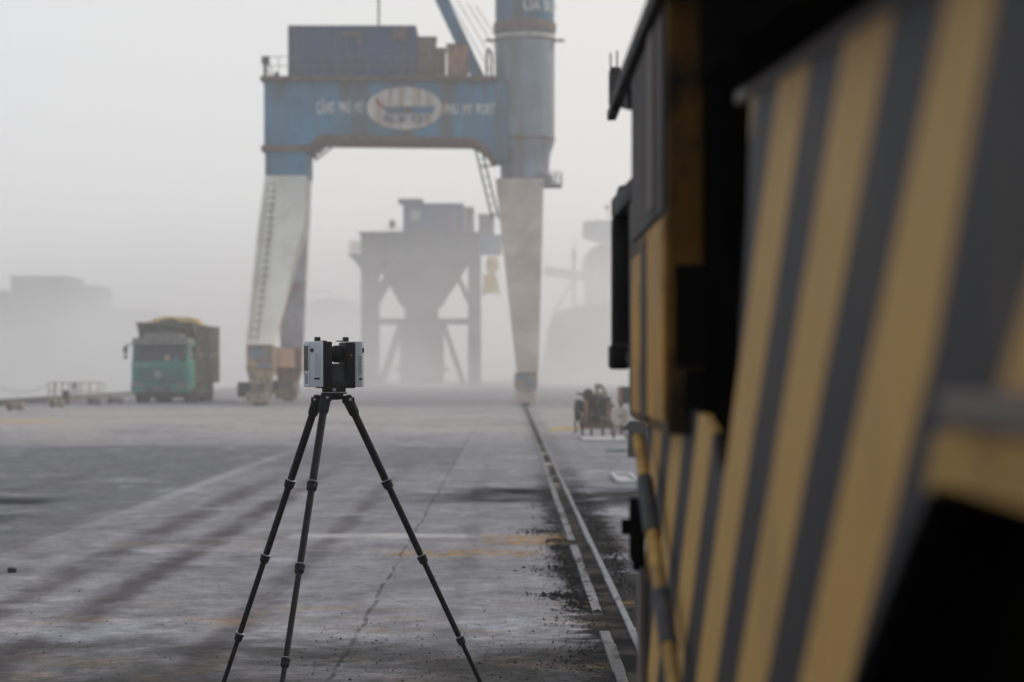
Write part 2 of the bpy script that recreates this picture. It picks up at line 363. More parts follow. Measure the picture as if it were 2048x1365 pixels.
    sp = t.math('MULTIPLY', band(t.math('ADD', Y, t.math('MULTIPLY', jag, .8)), 20.9, 22.2, .25), band(t.math('ADD', X, t.math('MULTIPLY', jag, .5)), -.22, .50, .08))
    of = t.math('MAXIMUM', of, t.math('MULTIPLY', sp, t.ss(t.noise(v, 6, 6, .7), .40, .58)))
    sp2 = t.math('MULTIPLY', band(t.math('ADD', Y, t.math('MULTIPLY', jag, .6)), 19.6, 20.3, .15), band(t.math('ADD', X, jag), -.95, .2, .12))
    of = t.math('MAXIMUM', of, t.math('MULTIPLY', sp2, t.ss(t.noise(v, 6, 6, .7), .43, .58)))
    col = t.mix(t.math('MULTIPLY', of, .85), col, (0.40, 0.245, 0.095))
    # yellow traffic line far left
    yl = t.math('MULTIPLY', band(Y, 67, 71.5, .3), t.math('MULTIPLY', t.ss(X, -13.4, -12.2, 1, 0), t.ss(mid, .3, .5)))
    col = t.mix(t.math('MULTIPLY', yl, .7), col, (0.50, 0.36, 0.16))
    yl = t.math('MULTIPLY', band(t.math('ADD', Y, t.math('MULTIPLY', X, -2)), 56.5, 59.5, .3), t.math('MULTIPLY', band(X, 1.0, 2.6, .1), t.ss(mid, .3, .5)))
    col = t.mix(t.math('MULTIPLY', yl, .8), col, (0.50, 0.34, 0.08))
    # slab joint / crack
    cr = t.math('MULTIPLY', t.math('SUBTRACT', t.noise(v, .8, 9, .8), .5), .14)
    cd = t.math('ABSOLUTE', t.math('SUBTRACT', t.math('ADD', X, cr), -0.88))
    cf = t.math('MULTIPLY', t.ss(cd, .004, .020, 1, 0), t.ss(t.noise(v, 2.4, 3, .6), .40, .56, .12, .9))
    cd2 = t.math('ABSOLUTE', t.math('SUBTRACT', t.math('ADD', X, t.math('MULTIPLY', cr, .25)), -4.2))
    cf = t.math('MAXIMUM', cf, t.math('MULTIPLY', t.ss(cd2, .008, .03, 1, 0), .4))
    for yc in (18.6, 24.7, 31.5, 39.0, 52, 66):
        cy_ = t.math('ABSOLUTE', t.math('SUBTRACT', t.math('ADD', Y, t.math('MULTIPLY', cr, 1.3)), yc))
        cf = t.math('MAXIMUM', cf, t.math('MULTIPLY', t.ss(cy_, .015, .05, 1, 0), .3))
    col = t.mix(t.math('MULTIPLY', cf, .7), col, (0.03, 0.03, 0.031))
    # fine grain and specks
    gr1 = t.noise(t.vadd(t.vmul(v, (1.0, .8, 1)), (2, 50, 0)), 2.6, 13, .74, .3); gr2 = t.noise(t.vadd(v, (60, 5, 0)), 8.0, 10, .78)
    k1 = t.ss(gr1, .32, .68, .78, 1.24); k2 = t.ss(gr2, .32, .68, .80, 1.2)
    kk = t.n('ShaderNodeCombineColor'); k12 = t.math('MULTIPLY', k1, k2)
    for i_ in range(3): t.put(kk.inputs[i_], k12)
    col = t.mix(1.0, col, kk.outputs[0], 'MULTIPLY')
    scf = t.ss(t.noise(t.vadd(t.vmul(v, (.55, 1.0, 1)), (13, 29, 0)), 1.9, 11, .74, .5), .545, .66)
    col = t.mix(t.math('MULTIPLY', scf, .38), col, (0.055, 0.055, 0.058))
    col = t.mix(1.0, col, t.mix(fine, (0.58, 0.58, 0.58), (1.42, 1.42, 1.42)), 'MULTIPLY')
    col = t.mix(1.0, col, t.mix(t.ss(grit, .3, .7), (0.74, 0.74, 0.74), (1.27, 1.27, 1.27)), 'MULTIPLY')
    ridge = t.noise(t.vmul(v, (1.0, 2.2, 1)), 3.2, 8, .72, .8)
    rl_ = t.ss(t.math('ABSOLUTE', t.math('SUBTRACT', ridge, .5)), .0, .018, 1, 0)
    col = t.mix(t.math('MULTIPLY', rl_, t.math('MULTIPLY', t.ss(mid, .35, .55), .6)), col, (0.04, 0.05, 0.052))
    spk = t.ss(t.noise(v, 38, 2, .5), .70, .76)
    col = t.mix(t.math('MULTIPLY', spk, .75), col, (0.02, 0.02, 0.02))
    t.t.nodes.remove(b); b = t.n('ShaderNodeBsdfDiffuse'); b.inputs['Roughness'].default_value = 0.6
    t.put(b.inputs['Color'], col); t.put([x for x in t.t.nodes if x.type == 'OUTPUT_MATERIAL'][0].inputs['Surface'], b.outputs[0])
    bp = t.n('ShaderNodeBump'); bp.inputs['Strength'].default_value = 0.55; bp.inputs['Distance'].default_value = 0.012
    hgt = t.math('ADD', t.math('MULTIPLY', fine, .8), t.math('MULTIPLY', grit, .35)); hgt = t.math('SUBTRACT', hgt, cf)
    t.put(bp.inputs['Height'], hgt); t.put(b.inputs['Normal'], bp.outputs[0])
    return m
DUST_D = 0.034
QX = -21.0
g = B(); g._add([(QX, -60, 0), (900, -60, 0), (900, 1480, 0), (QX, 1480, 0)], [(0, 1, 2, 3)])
tag(g.build('quay_ground', ground_mat()), kind='structure')
# quay wall face down to the water + water
g = B(); g.box2((QX - 0.6, -60, -3.0), (QX - 0.003, 1480, -0.004)); tag(g.build('quay_wall', M['concrete']), kind='structure')
wm, t, b = newmat('harbour_water'); b.inputs['Base Color'].default_value = (0.05, 0.06, 0.06, 1); b.inputs['Roughness'].default_value = 0.18
bp = t.n('ShaderNodeBump'); bp.inputs['Strength'].default_value = 0.5; t.put(bp.inputs['Height'], t.noise(t.obj(), 1.5, 4, .6)); t.put(b.inputs['Normal'], bp.outputs[0])
g = B(); g._add([(-900, -60, -2), (QX - .6, -60, -2), (QX - .6, 1480, -2), (-900, 1480, -2)], [(0, 1, 2, 3)])
tag(g.build('harbour_water', wm), kind='structure')

# ---- crane rail set in the paving: two pale edge strips with a dirty groove between
def strip_mat(name, a, bcol, thr):
    m, t, b = newmat(name); v = t.obj(); X, Y, Z = t.sep(v)
    n = t.noise(v, 2.0, 6, .7); n2 = t.noise(v, 25, 5, .7)
    col = t.mix(n2, a, bcol)
    dirt = t.ss(t.noise(t.vmul(v, (3, .6, 1)), 1.3, 6, .7), thr, thr + .09)
    near = t.ss(Y, 26, 45, 1, .35)
    col = t.mix(t.math('MULTIPLY', t.math('MULTIPLY', dirt, near), .9), col, (0.03, 0.03, 0.03))
    col = t.mix(t.math('MULTIPLY', t.ss(t.noise(t.vmul(v, (6, 2, 1)), 3, 8, .75), .5, .62), .6), col, (0.06, 0.06, 0.062))
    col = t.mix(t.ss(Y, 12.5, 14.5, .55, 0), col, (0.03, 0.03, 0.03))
    jn = t.math('FRACT', t.math('MULTIPLY', Y, 1.55)); jf = t.ss(t.math('ABSOLUTE', t.math('SUBTRACT', jn, .5)), .0, .035, 1, 0)
    col = t.mix(t.math('MULTIPLY', jf, .55), col, (0.06, 0.06, 0.06))
    t.put(b.inputs['Base Color'], col); b.inputs['Roughness'].default_value = .9; b.inputs['Specular IOR Level'].default_value = .02
    return m
r1 = strip_mat('rail_edge_concrete', (0.15, 0.155, 0.165), (0.27, 0.275, 0.29), .52)
r2 = strip_mat('rail_edge_steel', (0.17, 0.175, 0.19), (0.31, 0.32, 0.34), .58)
def strip(x, wd, y0, y1, mt, z=.018, seg=0.9, gaps=()):
    g = B(); y = y0
    while y < y1:
        L = seg if y < 45 else 6
        if any(a <= y < b_ for a, b_ in gaps): y += L; continue
        dx = (random.random() - .5) * .004; dz = (random.random() - .5) * .004; dw = (random.random() - .5) * .006
        if y > 45: dx = dz = dw = 0
        g.box2((x - wd / 2 + dx - dw, y + .006, -.02), (x + wd / 2 + dx + dw, min(y + L, y1) - .002, z + dz), bevel=.004 if y < 45 else 0, seg=1)
        y += L
    return g
tag(strip(.553, .062, 9, 97, r1, .010, .62, ((13.6, 15.0), (20.3, 21.0))).build('rail_edge_strip', None), kind='structure').data.materials.append(r1)
tag(strip(.712, .044, 9, 97, r2, .014, 1.7, ((22.6, 23.4),)).build('rail_edge_strip', None), kind='structure').data.materials.append(r2)
g = B(); g._add([(.588, 9, .004), (.685, 9, .004), (.685, 97, .004), (.588, 97, .004)], [(0, 1, 2, 3)])
gm, t, b = newmat('groove_dirt'); v = t.obj(); X, Y, Z = t.sep(v)
c_ = t.mix(t.ss(t.noise(v, 1.4, 6, .7), .42, .6), (0.012, 0.012, 0.013), (0.05, 0.047, 0.045))
c_ = t.mix(t.math('MULTIPLY', t.ss(t.noise(t.vmul(v, (1, .25, 1)), 2.0, 4, .6), .5, .6), t.math('MULTIPLY', t.ss(Y, 27, 31), t.ss(Y, 42, 50, 1, .2))), c_, (0.34, 0.32, 0.26))
t.put(b.inputs['Base Color'], c_); b.inputs['Roughness'].default_value = 1; b.inputs['Specular IOR Level'].default_value = 0
tag(g.build('rail_groove', gm), kind='structure')

# ---- coal crumbs strewn beside the rail (uncountable)
g = B()
def crumb(x, y, r):
    vs = []; k = 5
    for i in range(k):
        a = 2 * math.pi * i / k + random.random(); vs.append((x + math.cos(a) * r * random.uniform(.6, 1.1), y + math.sin(a) * r * random.uniform(.6, 1.2), 0.0005))
    vs.sort(key=lambda p: math.atan2(p[1] - y, p[0] - x))
    vs.append((x + r * .2 * (random.random() - .5), y, r * random.uniform(.5, .95)))
    g._add(vs, [(i, (i + 1) % k, k) for i in range(k)])
for i in range(1100): crumb(random.uniform(-3.2, .5), random.uniform(11.2, 21), abs(random.gauss(.0015, .002)) + .0015)
cl = [(random.uniform(.28, .52), random.uniform(12, 27)) for _ in range(34)] + [(random.uniform(.76, .98), random.uniform(12, 30)) for _ in range(26)]
for cx, cy0 in cl:
    for i in range(random.randint(40, 90)):
        crumb(random.gauss(cx, .07), random.gauss(cy0, .22), abs(random.gauss(.003, .004)) + .002)
for i in range(700):
    crumb(random.uniform(-1.1, .5) if random.random() < .8 else random.uniform(-3, .5), random.uniform(11.3, 14.5) if random.random() < .75 else random.uniform(14, 26), abs(random.gauss(.003, .003)) + .002)
for cx, cy0, n, sx, sy in ((.30, 22.6, 70, .10, .25), (.42, 21.4, 40, .05, .12), (.42, 20.6, 40, .05, .12), (.40, 18.4, 50, .11, .1), (.36, 16.2, 120, .10, .12), (.47, 15.7, 100, .06, .35), (.45, 19.4, 110, .05, .8), (.46, 17.5, 110, .04, .8), (.82, 24, 120, .05, 1.3), (.84, 19, 160, .05, 2.0)):
    for i in range(n * 3): crumb(random.gauss(cx, sx), random.gauss(cy0, sy), abs(random.gauss(.006, .006)) + .003)
tag(g.build('coal_debris', M['coal']), 'black coal crumbs strewn along the rail groove', 'coal debris', kind='stuff')

# lone black lump on the left
g = B(); p = P(24, 1146, YG(1146)); g.o = Vector((p.x, p.y, 0))
g.box((p.x, p.y, .018), (.066, .05, .036), .25, .008); g.box((p.x - .012, p.y + .004, .033), (.03, .028, .016), .7, .005)
tag(g.build('rubber_block', M['rubber'], smooth=True), 'small black lump lying alone on the paving at far left', 'rubber block')

# ================================================================== laser scanner on tripod
TY = 10.35
base = P(667, 793, TY)            # spider centre
SX = base.x
sc_base_z = P(664, 775, TY).z
scn = thing('laser_scanner', 'grey and black laser scanner with twin towers on the tripod', 'laser scanner', (P(668, 775, TY).x, TY, sc_base_z), R(21))
hgt = .196
def cshell(x0, x1, y0, y1, z0, z1, cx, r=.008):
    """tower shell: outline in XY with 45 degree chamfers on the outer side corners"""
    s = 1 if x1 > x0 else -1
    poly = [(x0, y0), (x1 - s * cx, y0), (x1, y0 + cx), (x1, y1 - cx), (x1 - s * cx, y1), (x0, y1)]
    g = B(); g.prism([(x, y, z0) for x, y in poly], (0, 0, z1 - z0), bevel=r); return g
# outer light shells
L = cshell(-.064, -.122, -.060, .060, .001, hgt, .020, .007); lt = L.build('left_shell'.replace('left_', 'outer_'), M['shell'], scn, True)
Rr = cshell(.077, .122, -.060, .060, .001, hgt, .016, .007); rt = Rr.build('outer_shell', M['shell2'], scn, True)
# dark inner towers
g = B(); g.box2((-.0635, -.060, .002), (-.025, .060, hgt - .001), .006); g.build('inner_tower', M['black'], scn, True)
g = B(); g.box2((.037, -.060, .002), (.0765, .060, hgt - .003), .010, 3); g.build('inner_tower', M['black'], scn, True)
# bridge between towers with a sloped face
g = B(); g.prism([(-.025, -.052, .002), (-.025, -.052, .030), (-.025, -.030, .101), (-.025, .030, .102), (-.025, .052, .030), (-.025, .052, .002)], (.062, 0, 0), .003)
g.build('bridge', M['greyd'], scn, True)
g = B(); g.box2((-.066, -.057, -.004), (.079, .057, .024), .004); g.build('base_plate', M['blackmatt'], scn, True)
# mirror drum
g = B(); g.lathe((-.026, 0, .142), (1, 0, 0), [(.030, 0), (.033, .004), (.033, .022), (.037, .026), (.037, .052), (.030, .064)], 40)
dr = g.build('mirror_drum', M['black'], scn, True)
g = B(); g.box((.008, -.012, .142), (.034, .004, .050), 0, .001, Matrix.Rotation(R(35), 3, 'X')); g.build('mirror', M['screen'], dr)
# handle tabs
for x0, s in ((-.074, 1), (.052, -1)):
    g = B(); g.box((x0, 0, hgt + .009), (.020, .034, .020), 0, .004); g.box((x0 + s * .020, 0, hgt + .0015), (.036, .03, .005), 0, .0015)
    g.build('handle_tab', M['greyd'], scn, True)
# display side (left face, x = -.122)
g = B(); g.box2((-.1232, -.042, .006), (-.1215, .042, .186), .0006); pn = g.build('side_panel', M['shell'], scn)
g = B(); g.box2((-.1245, -.030, .070), (-.1228, .031, .177), .0006); g.build('display', M['screen'], pn)
g = B()
for i in range(13): g.box2((-.1240, -.026, .016 + i * .0034), (-.1230, .014, .0176 + i * .0034))
g.build('vent_slots', M['black'], pn)
g = B(); g.cyl((-.1245, .030, .058), (-.1230, .030, .058), .004, n=14); g.build('power_button', M['black'], pn)
# corner camera on the chamfer, ribs, slots
def on_chamfer(g, cx, z, w_, h_, th, s=1, off=0.0):
    q = Matrix.Rotation(R(-45 * s), 3, 'Z')
    ctr = Vector((cx, -.050, z)) + Vector((-s * .7071, -.7071, 0)) * (off)
    g.box(ctr, (w_, th, h_), 0, .0004, q)
g = B(); on_chamfer(g, -.112, .158, .018, .021, .0025, 1, .0006); cb = g.build('camera_bezel', M['shell2'], scn)
n_ = Vector((-.7071, -.7071, 0)); c_ = Vector((-.112, -.050, .158))
g = B(); g.cyl(c_ + n_ * .001, c_ + n_ * .0034, .0072, n=24); g.build('camera_lens', M['screen'], cb, True)
n_ = Vector((.7071, -.7071, 0)); c_ = Vector((.114, -.052, .158))
g = B(); g.box(c_, (.014, .0025, .020), 0, .0004, Matrix.Rotation(R(45), 3, 'Z')); cb = g.build('camera_bezel', M['black'], scn)
g = B(); g.cyl(c_ + n_ * .001, c_ + n_ * .003, .005, n=24); g.build('camera_lens', M['screen'], cb, True)
g = B()
for i in range(15): g.box2((-.102, -.0609, .052 + i * .0063), (-.076, -.0597, .0535 + i * .0063))
g.build('ribs', M['shell2'], lt)
g = B()
for i in range(13): g.box2((.090, -.0609, .055 + i * .0063), (.106, -.0597, .0565 + i * .0063))
g.build('ribs', M['greyd'], rt)
g = B(); g.box2((-.105, -.0612, .034), (-.080, -.0598, .041), .0004); g.build('grip_slot', M['black'], lt)
g = B(); g.box2((.094, -.0612, .031), (.107, -.0598, .039), .0004); g.build('grip_slot', M['black'], rt)
for z0_, z1_ in ((.146, .166), (.088, .104)):
    g = B(); g.box2((-.053, -.0615, z0_), (-.034, -.0598, z1_), .001); g.build('sensor_window', M['blackmatt'], scn)
g = B(); g.prism([(.052, -.0606, .134), (.064, -.0606, .134), (.058, -.0606, .145)], (0, .0005, 0)); g.build('warning_triangle', M['orange'], scn)

# --- tripod
tri = thing('tripod', 'black carbon tripod with three splayed legs under the scanner', 'tripod', (SX, TY, 0))
O = (SX, TY, 0)
zc = lambda py: P(667, py, TY).z
g = B(O); g.cyl((SX + .002, TY, zc(786)), (SX + .002, TY, zc(775.5)), .050, .052, 32); adp = g.build('adapter', M['blackmatt'], tri, True)
g = B(O); g.cyl((SX + .008, TY - .056, zc(779.5)), (SX + .008, TY - .045, zc(779.5)), .0075, n=18); g.build('lock_knob', M['alu'], adp, True)
g = B(O); g.cyl((SX + .002, TY, zc(785.9)), (SX + .002, TY, zc(784.6)), .0555, n=36); g.build('levelling_ring', M['alu'], tri, True)
g = B(O); g.cyl((SX + .002, TY, zc(788.5)), (SX + .002, TY, zc(785.9)), .055, n=36)
g.cyl((SX, TY, zc(800)), (SX, TY, zc(788)), .028, .045, 24)
legs = [((633, 806), .02, (427, 1427, 10.72)), ((650, 802), -.045, (543, 1507, 9.60)), ((699, 806), .02, (990, 1427, 10.72))]
for (tx, ty), dy, _ in legs:
    tp = P(tx, ty - 8, TY + dy); g.bar((SX, TY, zc(792)), tp, .040, .018, .004)
g.build('spider', M['black'], tri, True)
collars = [(968, 1117, 1274), (973, 1138, 1326), (968, 1118, 1281)]
for k, ((tx, ty), dy, (fx, fy, fY)) in enumerate(legs):
    p0 = P(tx, ty, TY + dy); p1 = P(fx, fy, fY); d = (p1 - p0)
    def at_py(py):
        # z-H = -(py-VY)/K*Y, both linear in t
        q = (py - VY) / K
        return ((H - p0.z) - q * p0.y) / (q * d.y + d.z)
    ts = [0.0] + [at_py(c) for c in collars[k]] + [1.0]
    rs = [.0165, .0145, .0125, .0105]
    mt = M['carbonlit'] if k == 1 else M['carbon']
    u = d.normalized()
    lg = B(O)
    for i in range(4):
        a = p0 + d * ts[i]; b_ = p0 + d * ts[i + 1]
        if i == 3: b_ = p1 + u * -.02
        lg.cyl(a, b_, rs[i], rs[i], 20)
    leg = lg.build('leg', mt, tri, True)
    for i in range(3):
        c0 = p0 + d * ts[i + 1]; g = B(O)
        g.lathe(c0, u, [(rs[i] + .001, -.020), (rs[i] + .0065, -.017), (rs[i] + .0068, -.004), (rs[i] + .0048, -.001), (rs[i] + .0056, .002), (rs[i] + .0052, .014), (rs[i + 1] + .003, .020)], 24)
        g.build('collar', M['black'], leg, True)
        g = B(O); g.lathe(c0, u, [(rs[i] + .0016, -.0225), (rs[i] + .0066, -.0205), (rs[i] + .0066, -.0185), (rs[i] + .001, -.0182)], 24)
        g.build('collar_ring', M['alu'], leg, True)
    g = B(O); g.lathe(p0, u, [(.012, -.034), (.022, -.026), (.024, .0), (.022, .05), (.0185, .058)], 20)
    g.cyl(p0 - u * .012 + Vector((-.026, 0, 0)), p0 - u * .012 + Vector((.026, 0, 0)), .013, n=18)
    jt = g.build('hip_joint', M['black'], leg, True)
    g = B(O); side = -1 if k == 0 else 1
    g.cyl(p0 - u * .012 + Vector((side * .010, -.020, .004)), p0 - u * .012 + Vector((side * .010, -.026, .004)), .006, n=14); g.build('bolt', M['alu'], jt, True)
    g = B(O); g.lathe(p1 - u * .03, u, [(.010, 0), (.015, .004), (.014, .022), (.004, .03)], 16); g.build('foot', M['rubber'], leg, True)

# ================================================================== near portal crane
CY = 105.0                       # girder front plane
OC = (P(800, 736, CY).x, CY + 1.7, 0)
crane = thing('portal_crane', 'large blue portal crane with cream legs and round tower, nearest in the haze', 'crane', OC)
def PC(px, py, dy=0.0): return P(px, py, CY + dy) if dy == 0 else P(px, py, CY) + Vector((0, dy, 0))
GD = 3.4                         # girder depth in Y
zt, zb = PC(0, 163).z, PC(0, 270).z
xl = PC(528, 0).x; xr = PC(1000, 0).x
poly = [(528, 163), (1016, 163), (1016, 322), (992, 318), (978, 300), (960, 285), (942, 279), (640, 271), (620, 290), (528, 292)]
g = B(OC); g.prism([PC(a, b_) for a, b_ in poly], (0, GD, 0)); gird = g.build('girder', M['blue'], crane)
# deck slab, lower flange, end flange
g = B(OC); g.box2(PC(522, 154, -.35), PC(992, 162.5, GD + .35)); g.build('deck', M['rust'], crane)
g = B(OC); g.prism([PC(x, y, -.12) for x, y in ((622, 287), (640, 269), (942, 277), (962, 284), (980, 299), (991, 317), (985, 322), (974, 305), (957, 291), (940, 284), (642, 281), (626, 296))], (0, GD + .24, 0)); g.build('bottom_flange', M['rust'], crane)
g = B(OC); g.box2(PC(523, 291.5, -.15), PC(622, 303, GD + .15), .03); g.build('leg_flange', M['rust'], crane)
g = B(OC); g.box2(PC(530, 303, 0), PC(613, 351, GD)); g.build('leg_head', M['blue'], crane)
# stiffener seams on the girder face
for x in (590, 700, 905, 960): g = B(OC); g.box2(PC(x, 163.5, -.018), PC(x + 1.2, 270, .0)); g.build('seam', M['blue'], gird)
# left legs: A-frame along the quay
def leg_tapered(name, top_px, ty, bot_c, mt, y_top0, y_top1):
    tx0, tx1 = PC(top_px[0], 0).x, PC(top_px[1], 0).x; z1 = PC(0, ty).z
    (bx0, bx1, bY0, bY1, bz) = bot_c
    g = B(OC)
    g.hexa([(bx0, bY0, bz), (bx1, bY0, bz), (bx1, bY1, bz), (bx0, bY1, bz)], [(tx0, y_top0, z1), (tx1, y_top0, z1), (tx1, y_top1, z1), (tx0, y_top1, z1)])
    return g.build(name, mt, crane)
FZ = P(0, 690, 97).z
zt_, zm_ = PC(0, 351.5).z, P(0, 440, 102.8).z
def rect(x0, x1, y0, y1, z): return [(x0, y0, z), (x1, y0, z), (x1, y1, z), (x0, y1, z)]
mid_f = (P(517, 0, 102.8).x, P(609, 0, 102.8).x)
g = B(OC); g.hexa(rect(mid_f[0], mid_f[1], 102.8, 105.9, zm_), rect(PC(530, 0).x, PC(612, 0).x, CY, CY + GD * .6, zt_))
g.hexa(rect(P(491, 0, 97).x, P(543, 0, 97).x, 97, 98.1, FZ), rect(mid_f[0], mid_f[1], 102.8, 105.9, zm_)); lf = g.build('leg', M['cream'], crane)
g = B(OC); g.hexa(rect(P(563, 0, 112).x, P(608, 0, 112).x, 111.6, 112.9, FZ), rect(PC(530, 0).x + .02, PC(612, 0).x - .02, CY + GD * .62, CY + GD, zt_)); lr = g.build('leg', M['legshade'], crane)
g = B(OC)                       # rungs on front leg face
for i in range(22):
    f = i / 22
    x0 = P(497 + 30 * f, 0, 97).x * (1 - f) + P(535, 0, CY).x * f; z = FZ + .3 + (PC(0, 351).z - FZ - .4) * f; y = 97 * (1 - f) + CY * f
    g.box2((x0 + .05, y - .07, z), (x0 + .40, y - .03, z + .035))
for k0 in (.05, .36):
    g.bar((P(497, 0, 97).x + k0, 96.93, FZ + .2), (P(535, 0, CY).x + k0, CY - .06, PC(0, 351).z - .1), .03, .03)
g.build('ladder', M['brown'], lf)
# right legs
rfr = leg_tapered('leg', (991, 1088), 357, (P(1036, 0, 97).x, P(1077, 0, 97).x, 97, 98.3, P(0, 745, 97).z), M['tan'], CY, CY + 1.9)
rre = leg_tapered('leg', (991, 1088), 357, (P(1036, 0, 97).x, P(1077, 0, 97).x, 111.4, 112.7, P(0, 745, 97).z), M['tan'], CY + 1.9, CY + GD)
# wheel bogies
def bogie(cx, cy, wd, H_, mat_a, mat_b, motor=True):
    g = B(OC)
    g.box2((cx - wd / 2, cy - .55, H_ * .62), (cx + wd / 2, cy + .55, H_), .05)
    g.hexa([(cx - wd * .36, cy - .5, H_ * .36), (cx + wd * .36, cy - .5, H_ * .36), (cx + wd * .36, cy + .5, H_ * .36), (cx - wd * .36, cy + .5, H_ * .36)],
           [(cx - wd * .52, cy - .5, H_ * .62), (cx + wd * .52, cy - .5, H_ * .62), (cx + wd * .52, cy + .5, H_ * .62), (cx - wd * .52, cy + .5, H_ * .62)])
    bo = g.build('bogie', mat_a, crane)
    g = B(OC); g.box2((cx - wd * .28, cy - 1.5, .28), (cx + wd * .28, cy + 1.5, H_ * .36), .04); g.build('wheel_beam', mat_b, bo)
    for dy in (-1.1, -.37, .37, 1.1):
        g = B(OC); g.lathe((cx - .14, cy + dy, .31), (1, 0, 0), [(.10, -.05), (.31, 0), (.31, .03), (.27, .04), (.27, .22), (.31, .24), (.31, .28), (.1, .33)], 24)
        g.build('wheel', M['dark'], bo, True)
    if motor:
     g = B(OC); g.box2((cx - wd * .85, cy - .3, .35), (cx - wd * .3, cy + .5, .95), .04); g.cyl((cx - wd * .6, cy - .7, .75), (cx - wd * .6, cy - .2, .75), .2, n=16)
     g.build('drive_motor', M['dark'], bo, True)
    g = B(OC); g.box2((cx - wd * .4, cy - 1.62, .12), (cx + wd * .4, cy - 1.5, .55), .02); g.build('buffer', mat_a, bo)
    g = B(OC); g.box((cx - wd * .1, cy - .58, H_ * .85), (wd * .55, .06, H_ * .16)); g.box((cx + wd * .15, cy - .58, H_ * .66), (wd * .4, .05, .16)); g.build('patch_plate', M['towerblue'], bo)
    return bo
bogie(P(514, 0, 97).x + .1, 97.7, 1.1, FZ, M['yblock'], M['brown'])
bogie(P(578, 0, 112).x, 112.0, 1.25, FZ, M['rustorange'], M['brown'])
bogie(P(1052, 0, 97).x, 97.7, .95, P(0, 745, 97).z, M['tan'], M['brown'], False)
bogie(P(1056, 0, 97).x, 112.0, .72, P(0, 745, 97).z, M['tan'], M['brown'], False)
g = B(OC); g.box2((P(552, 0, 106).x - .5, 99.2, FZ - .9), (P(552, 0, 106).x + .35, 111.4, FZ - .05)); g.build('tie_beam', M['rustorange'], crane)
# tower
tcx = P(1050, 0, CY).x; tcy = CY + 1.2; s_ = CY / K
g = B(OC)
def zz(py): return PC(0, py).z
prof = [(1.06, zz(357)), (1.08, zz(330)), (1.12, zz(305)), (1.22, zz(292)), (1.29, zz(283)), (1.31, zz(270)), (1.31, zz(62))]
g.lathe((tcx, tcy, 0), (0, 0, 1), prof, 56); tow = g.build('tower', M['towerblue'], crane, True)
g = B(OC); g.lathe((tcx, tcy, 0), (0, 0, 1), [(1.2, zz(64)), (1.34, zz(60)), (1.38, zz(52)), (1.38, zz(43)), (1.33, zz(38)), (1.25, zz(37))], 56)
g.lathe((tcx, tcy, 0), (0, 0, 1), [(1.2, zz(78)), (1.335, zz(77)), (1.335, zz(74)), (1.2, zz(73))], 56)
g.build('slewing_ring', M['brown'], crane, True)
g = B(OC); g.lathe((tcx, tcy, 0), (0, 0, 1), [(1.30, zz(71)), (1.335, zz(71)), (1.335, zz(66)), (1.30, zz(66))], 48); g.build('ring_band', M['white'], crane, True)
g = B(OC); g.lathe((tcx, tcy, 0), (0, 0, 1), [(1.28, zz(37)), (1.30, zz(20)), (1.30, zz(-70)), (1.1, zz(-90))], 48)
g.box2((tcx - 1.2, tcy - .6, zz(-70)), (tcx + 1.3, tcy + 2.6, zz(-180))); slw = g.build('slewing_column', M['blue'], crane, True)
slab_loc = lambda px, py: (tcx, tcy - 1.31 , zz(py))
text_mesh('PORT UA SUA', .62, 3.6, (tcx + .10, tcy - 1.312, zz(12)), M['letter'], 'lettering', slw, OC, .008, cyl=1.31)
g = B(OC); g.lathe((tcx, tcy, 0), (0, 0, 1), [(1.30, zz(277)), (1.335, zz(276)), (1.335, zz(273)), (1.30, zz(272))], 48); g.lathe((tcx, tcy, 0), (0, 0, 1), [(1.1, zz(302)), (1.15, zz(301)), (1.15, zz(298)), (1.1, zz(297))], 48)
g.build('weld_band', M['rust'], tow, True)
g = B(OC)                       # little ring walkway with fine posts near the top
for a0 in (-12, 192):
    a = R(a0); p = Vector((tcx + 1.5 * math.cos(a), tcy + 1.5 * math.sin(a), zz(76))); g.box(p, (.5, .5, .06), a)
g.build('bracket', M['brown'], tow)
# right side service platform
g = B(OC); g.box2(PC(1078, 368, -.3), PC(1124, 372, 1.6)); g.prism([PC(1082, 345, .2), PC(1105, 352, .2), PC(1108, 368, .2), PC(1082, 368, .2)], (0, .8, 0)); pl = g.build('side_platform', M['steelgrey'], crane)
for dy in (-.25, 1.55):
    g = B(OC)
    for x in (1100, 1112, 1123): g.cyl(PC(x, 368, dy), PC(x, 345, dy), .025, n=6)
    g.cyl(PC(1100, 345, dy), PC(1123, 345, dy), .02, n=6); g.cyl(PC(1100, 356, dy), PC(1123, 356, dy), .015, n=6)
    g.build('handrail', M['steelgrey'], pl)
# ladder and boxes left of the tower
g = B(OC)
for x in (973, 984): g.bar(PC(x, 160, -.1), PC(x, 104, -.1), .09, .06)
for i in range(9): g.box2(PC(973, 108 + i * 6, -.12), PC(984, 109.2 + i * 6, -.08))
g.cyl(PC(978, 105, -.1), PC(978, 97, -.1), .12, .04, 12)
g.build('tower_ladder', M['dark'], crane)
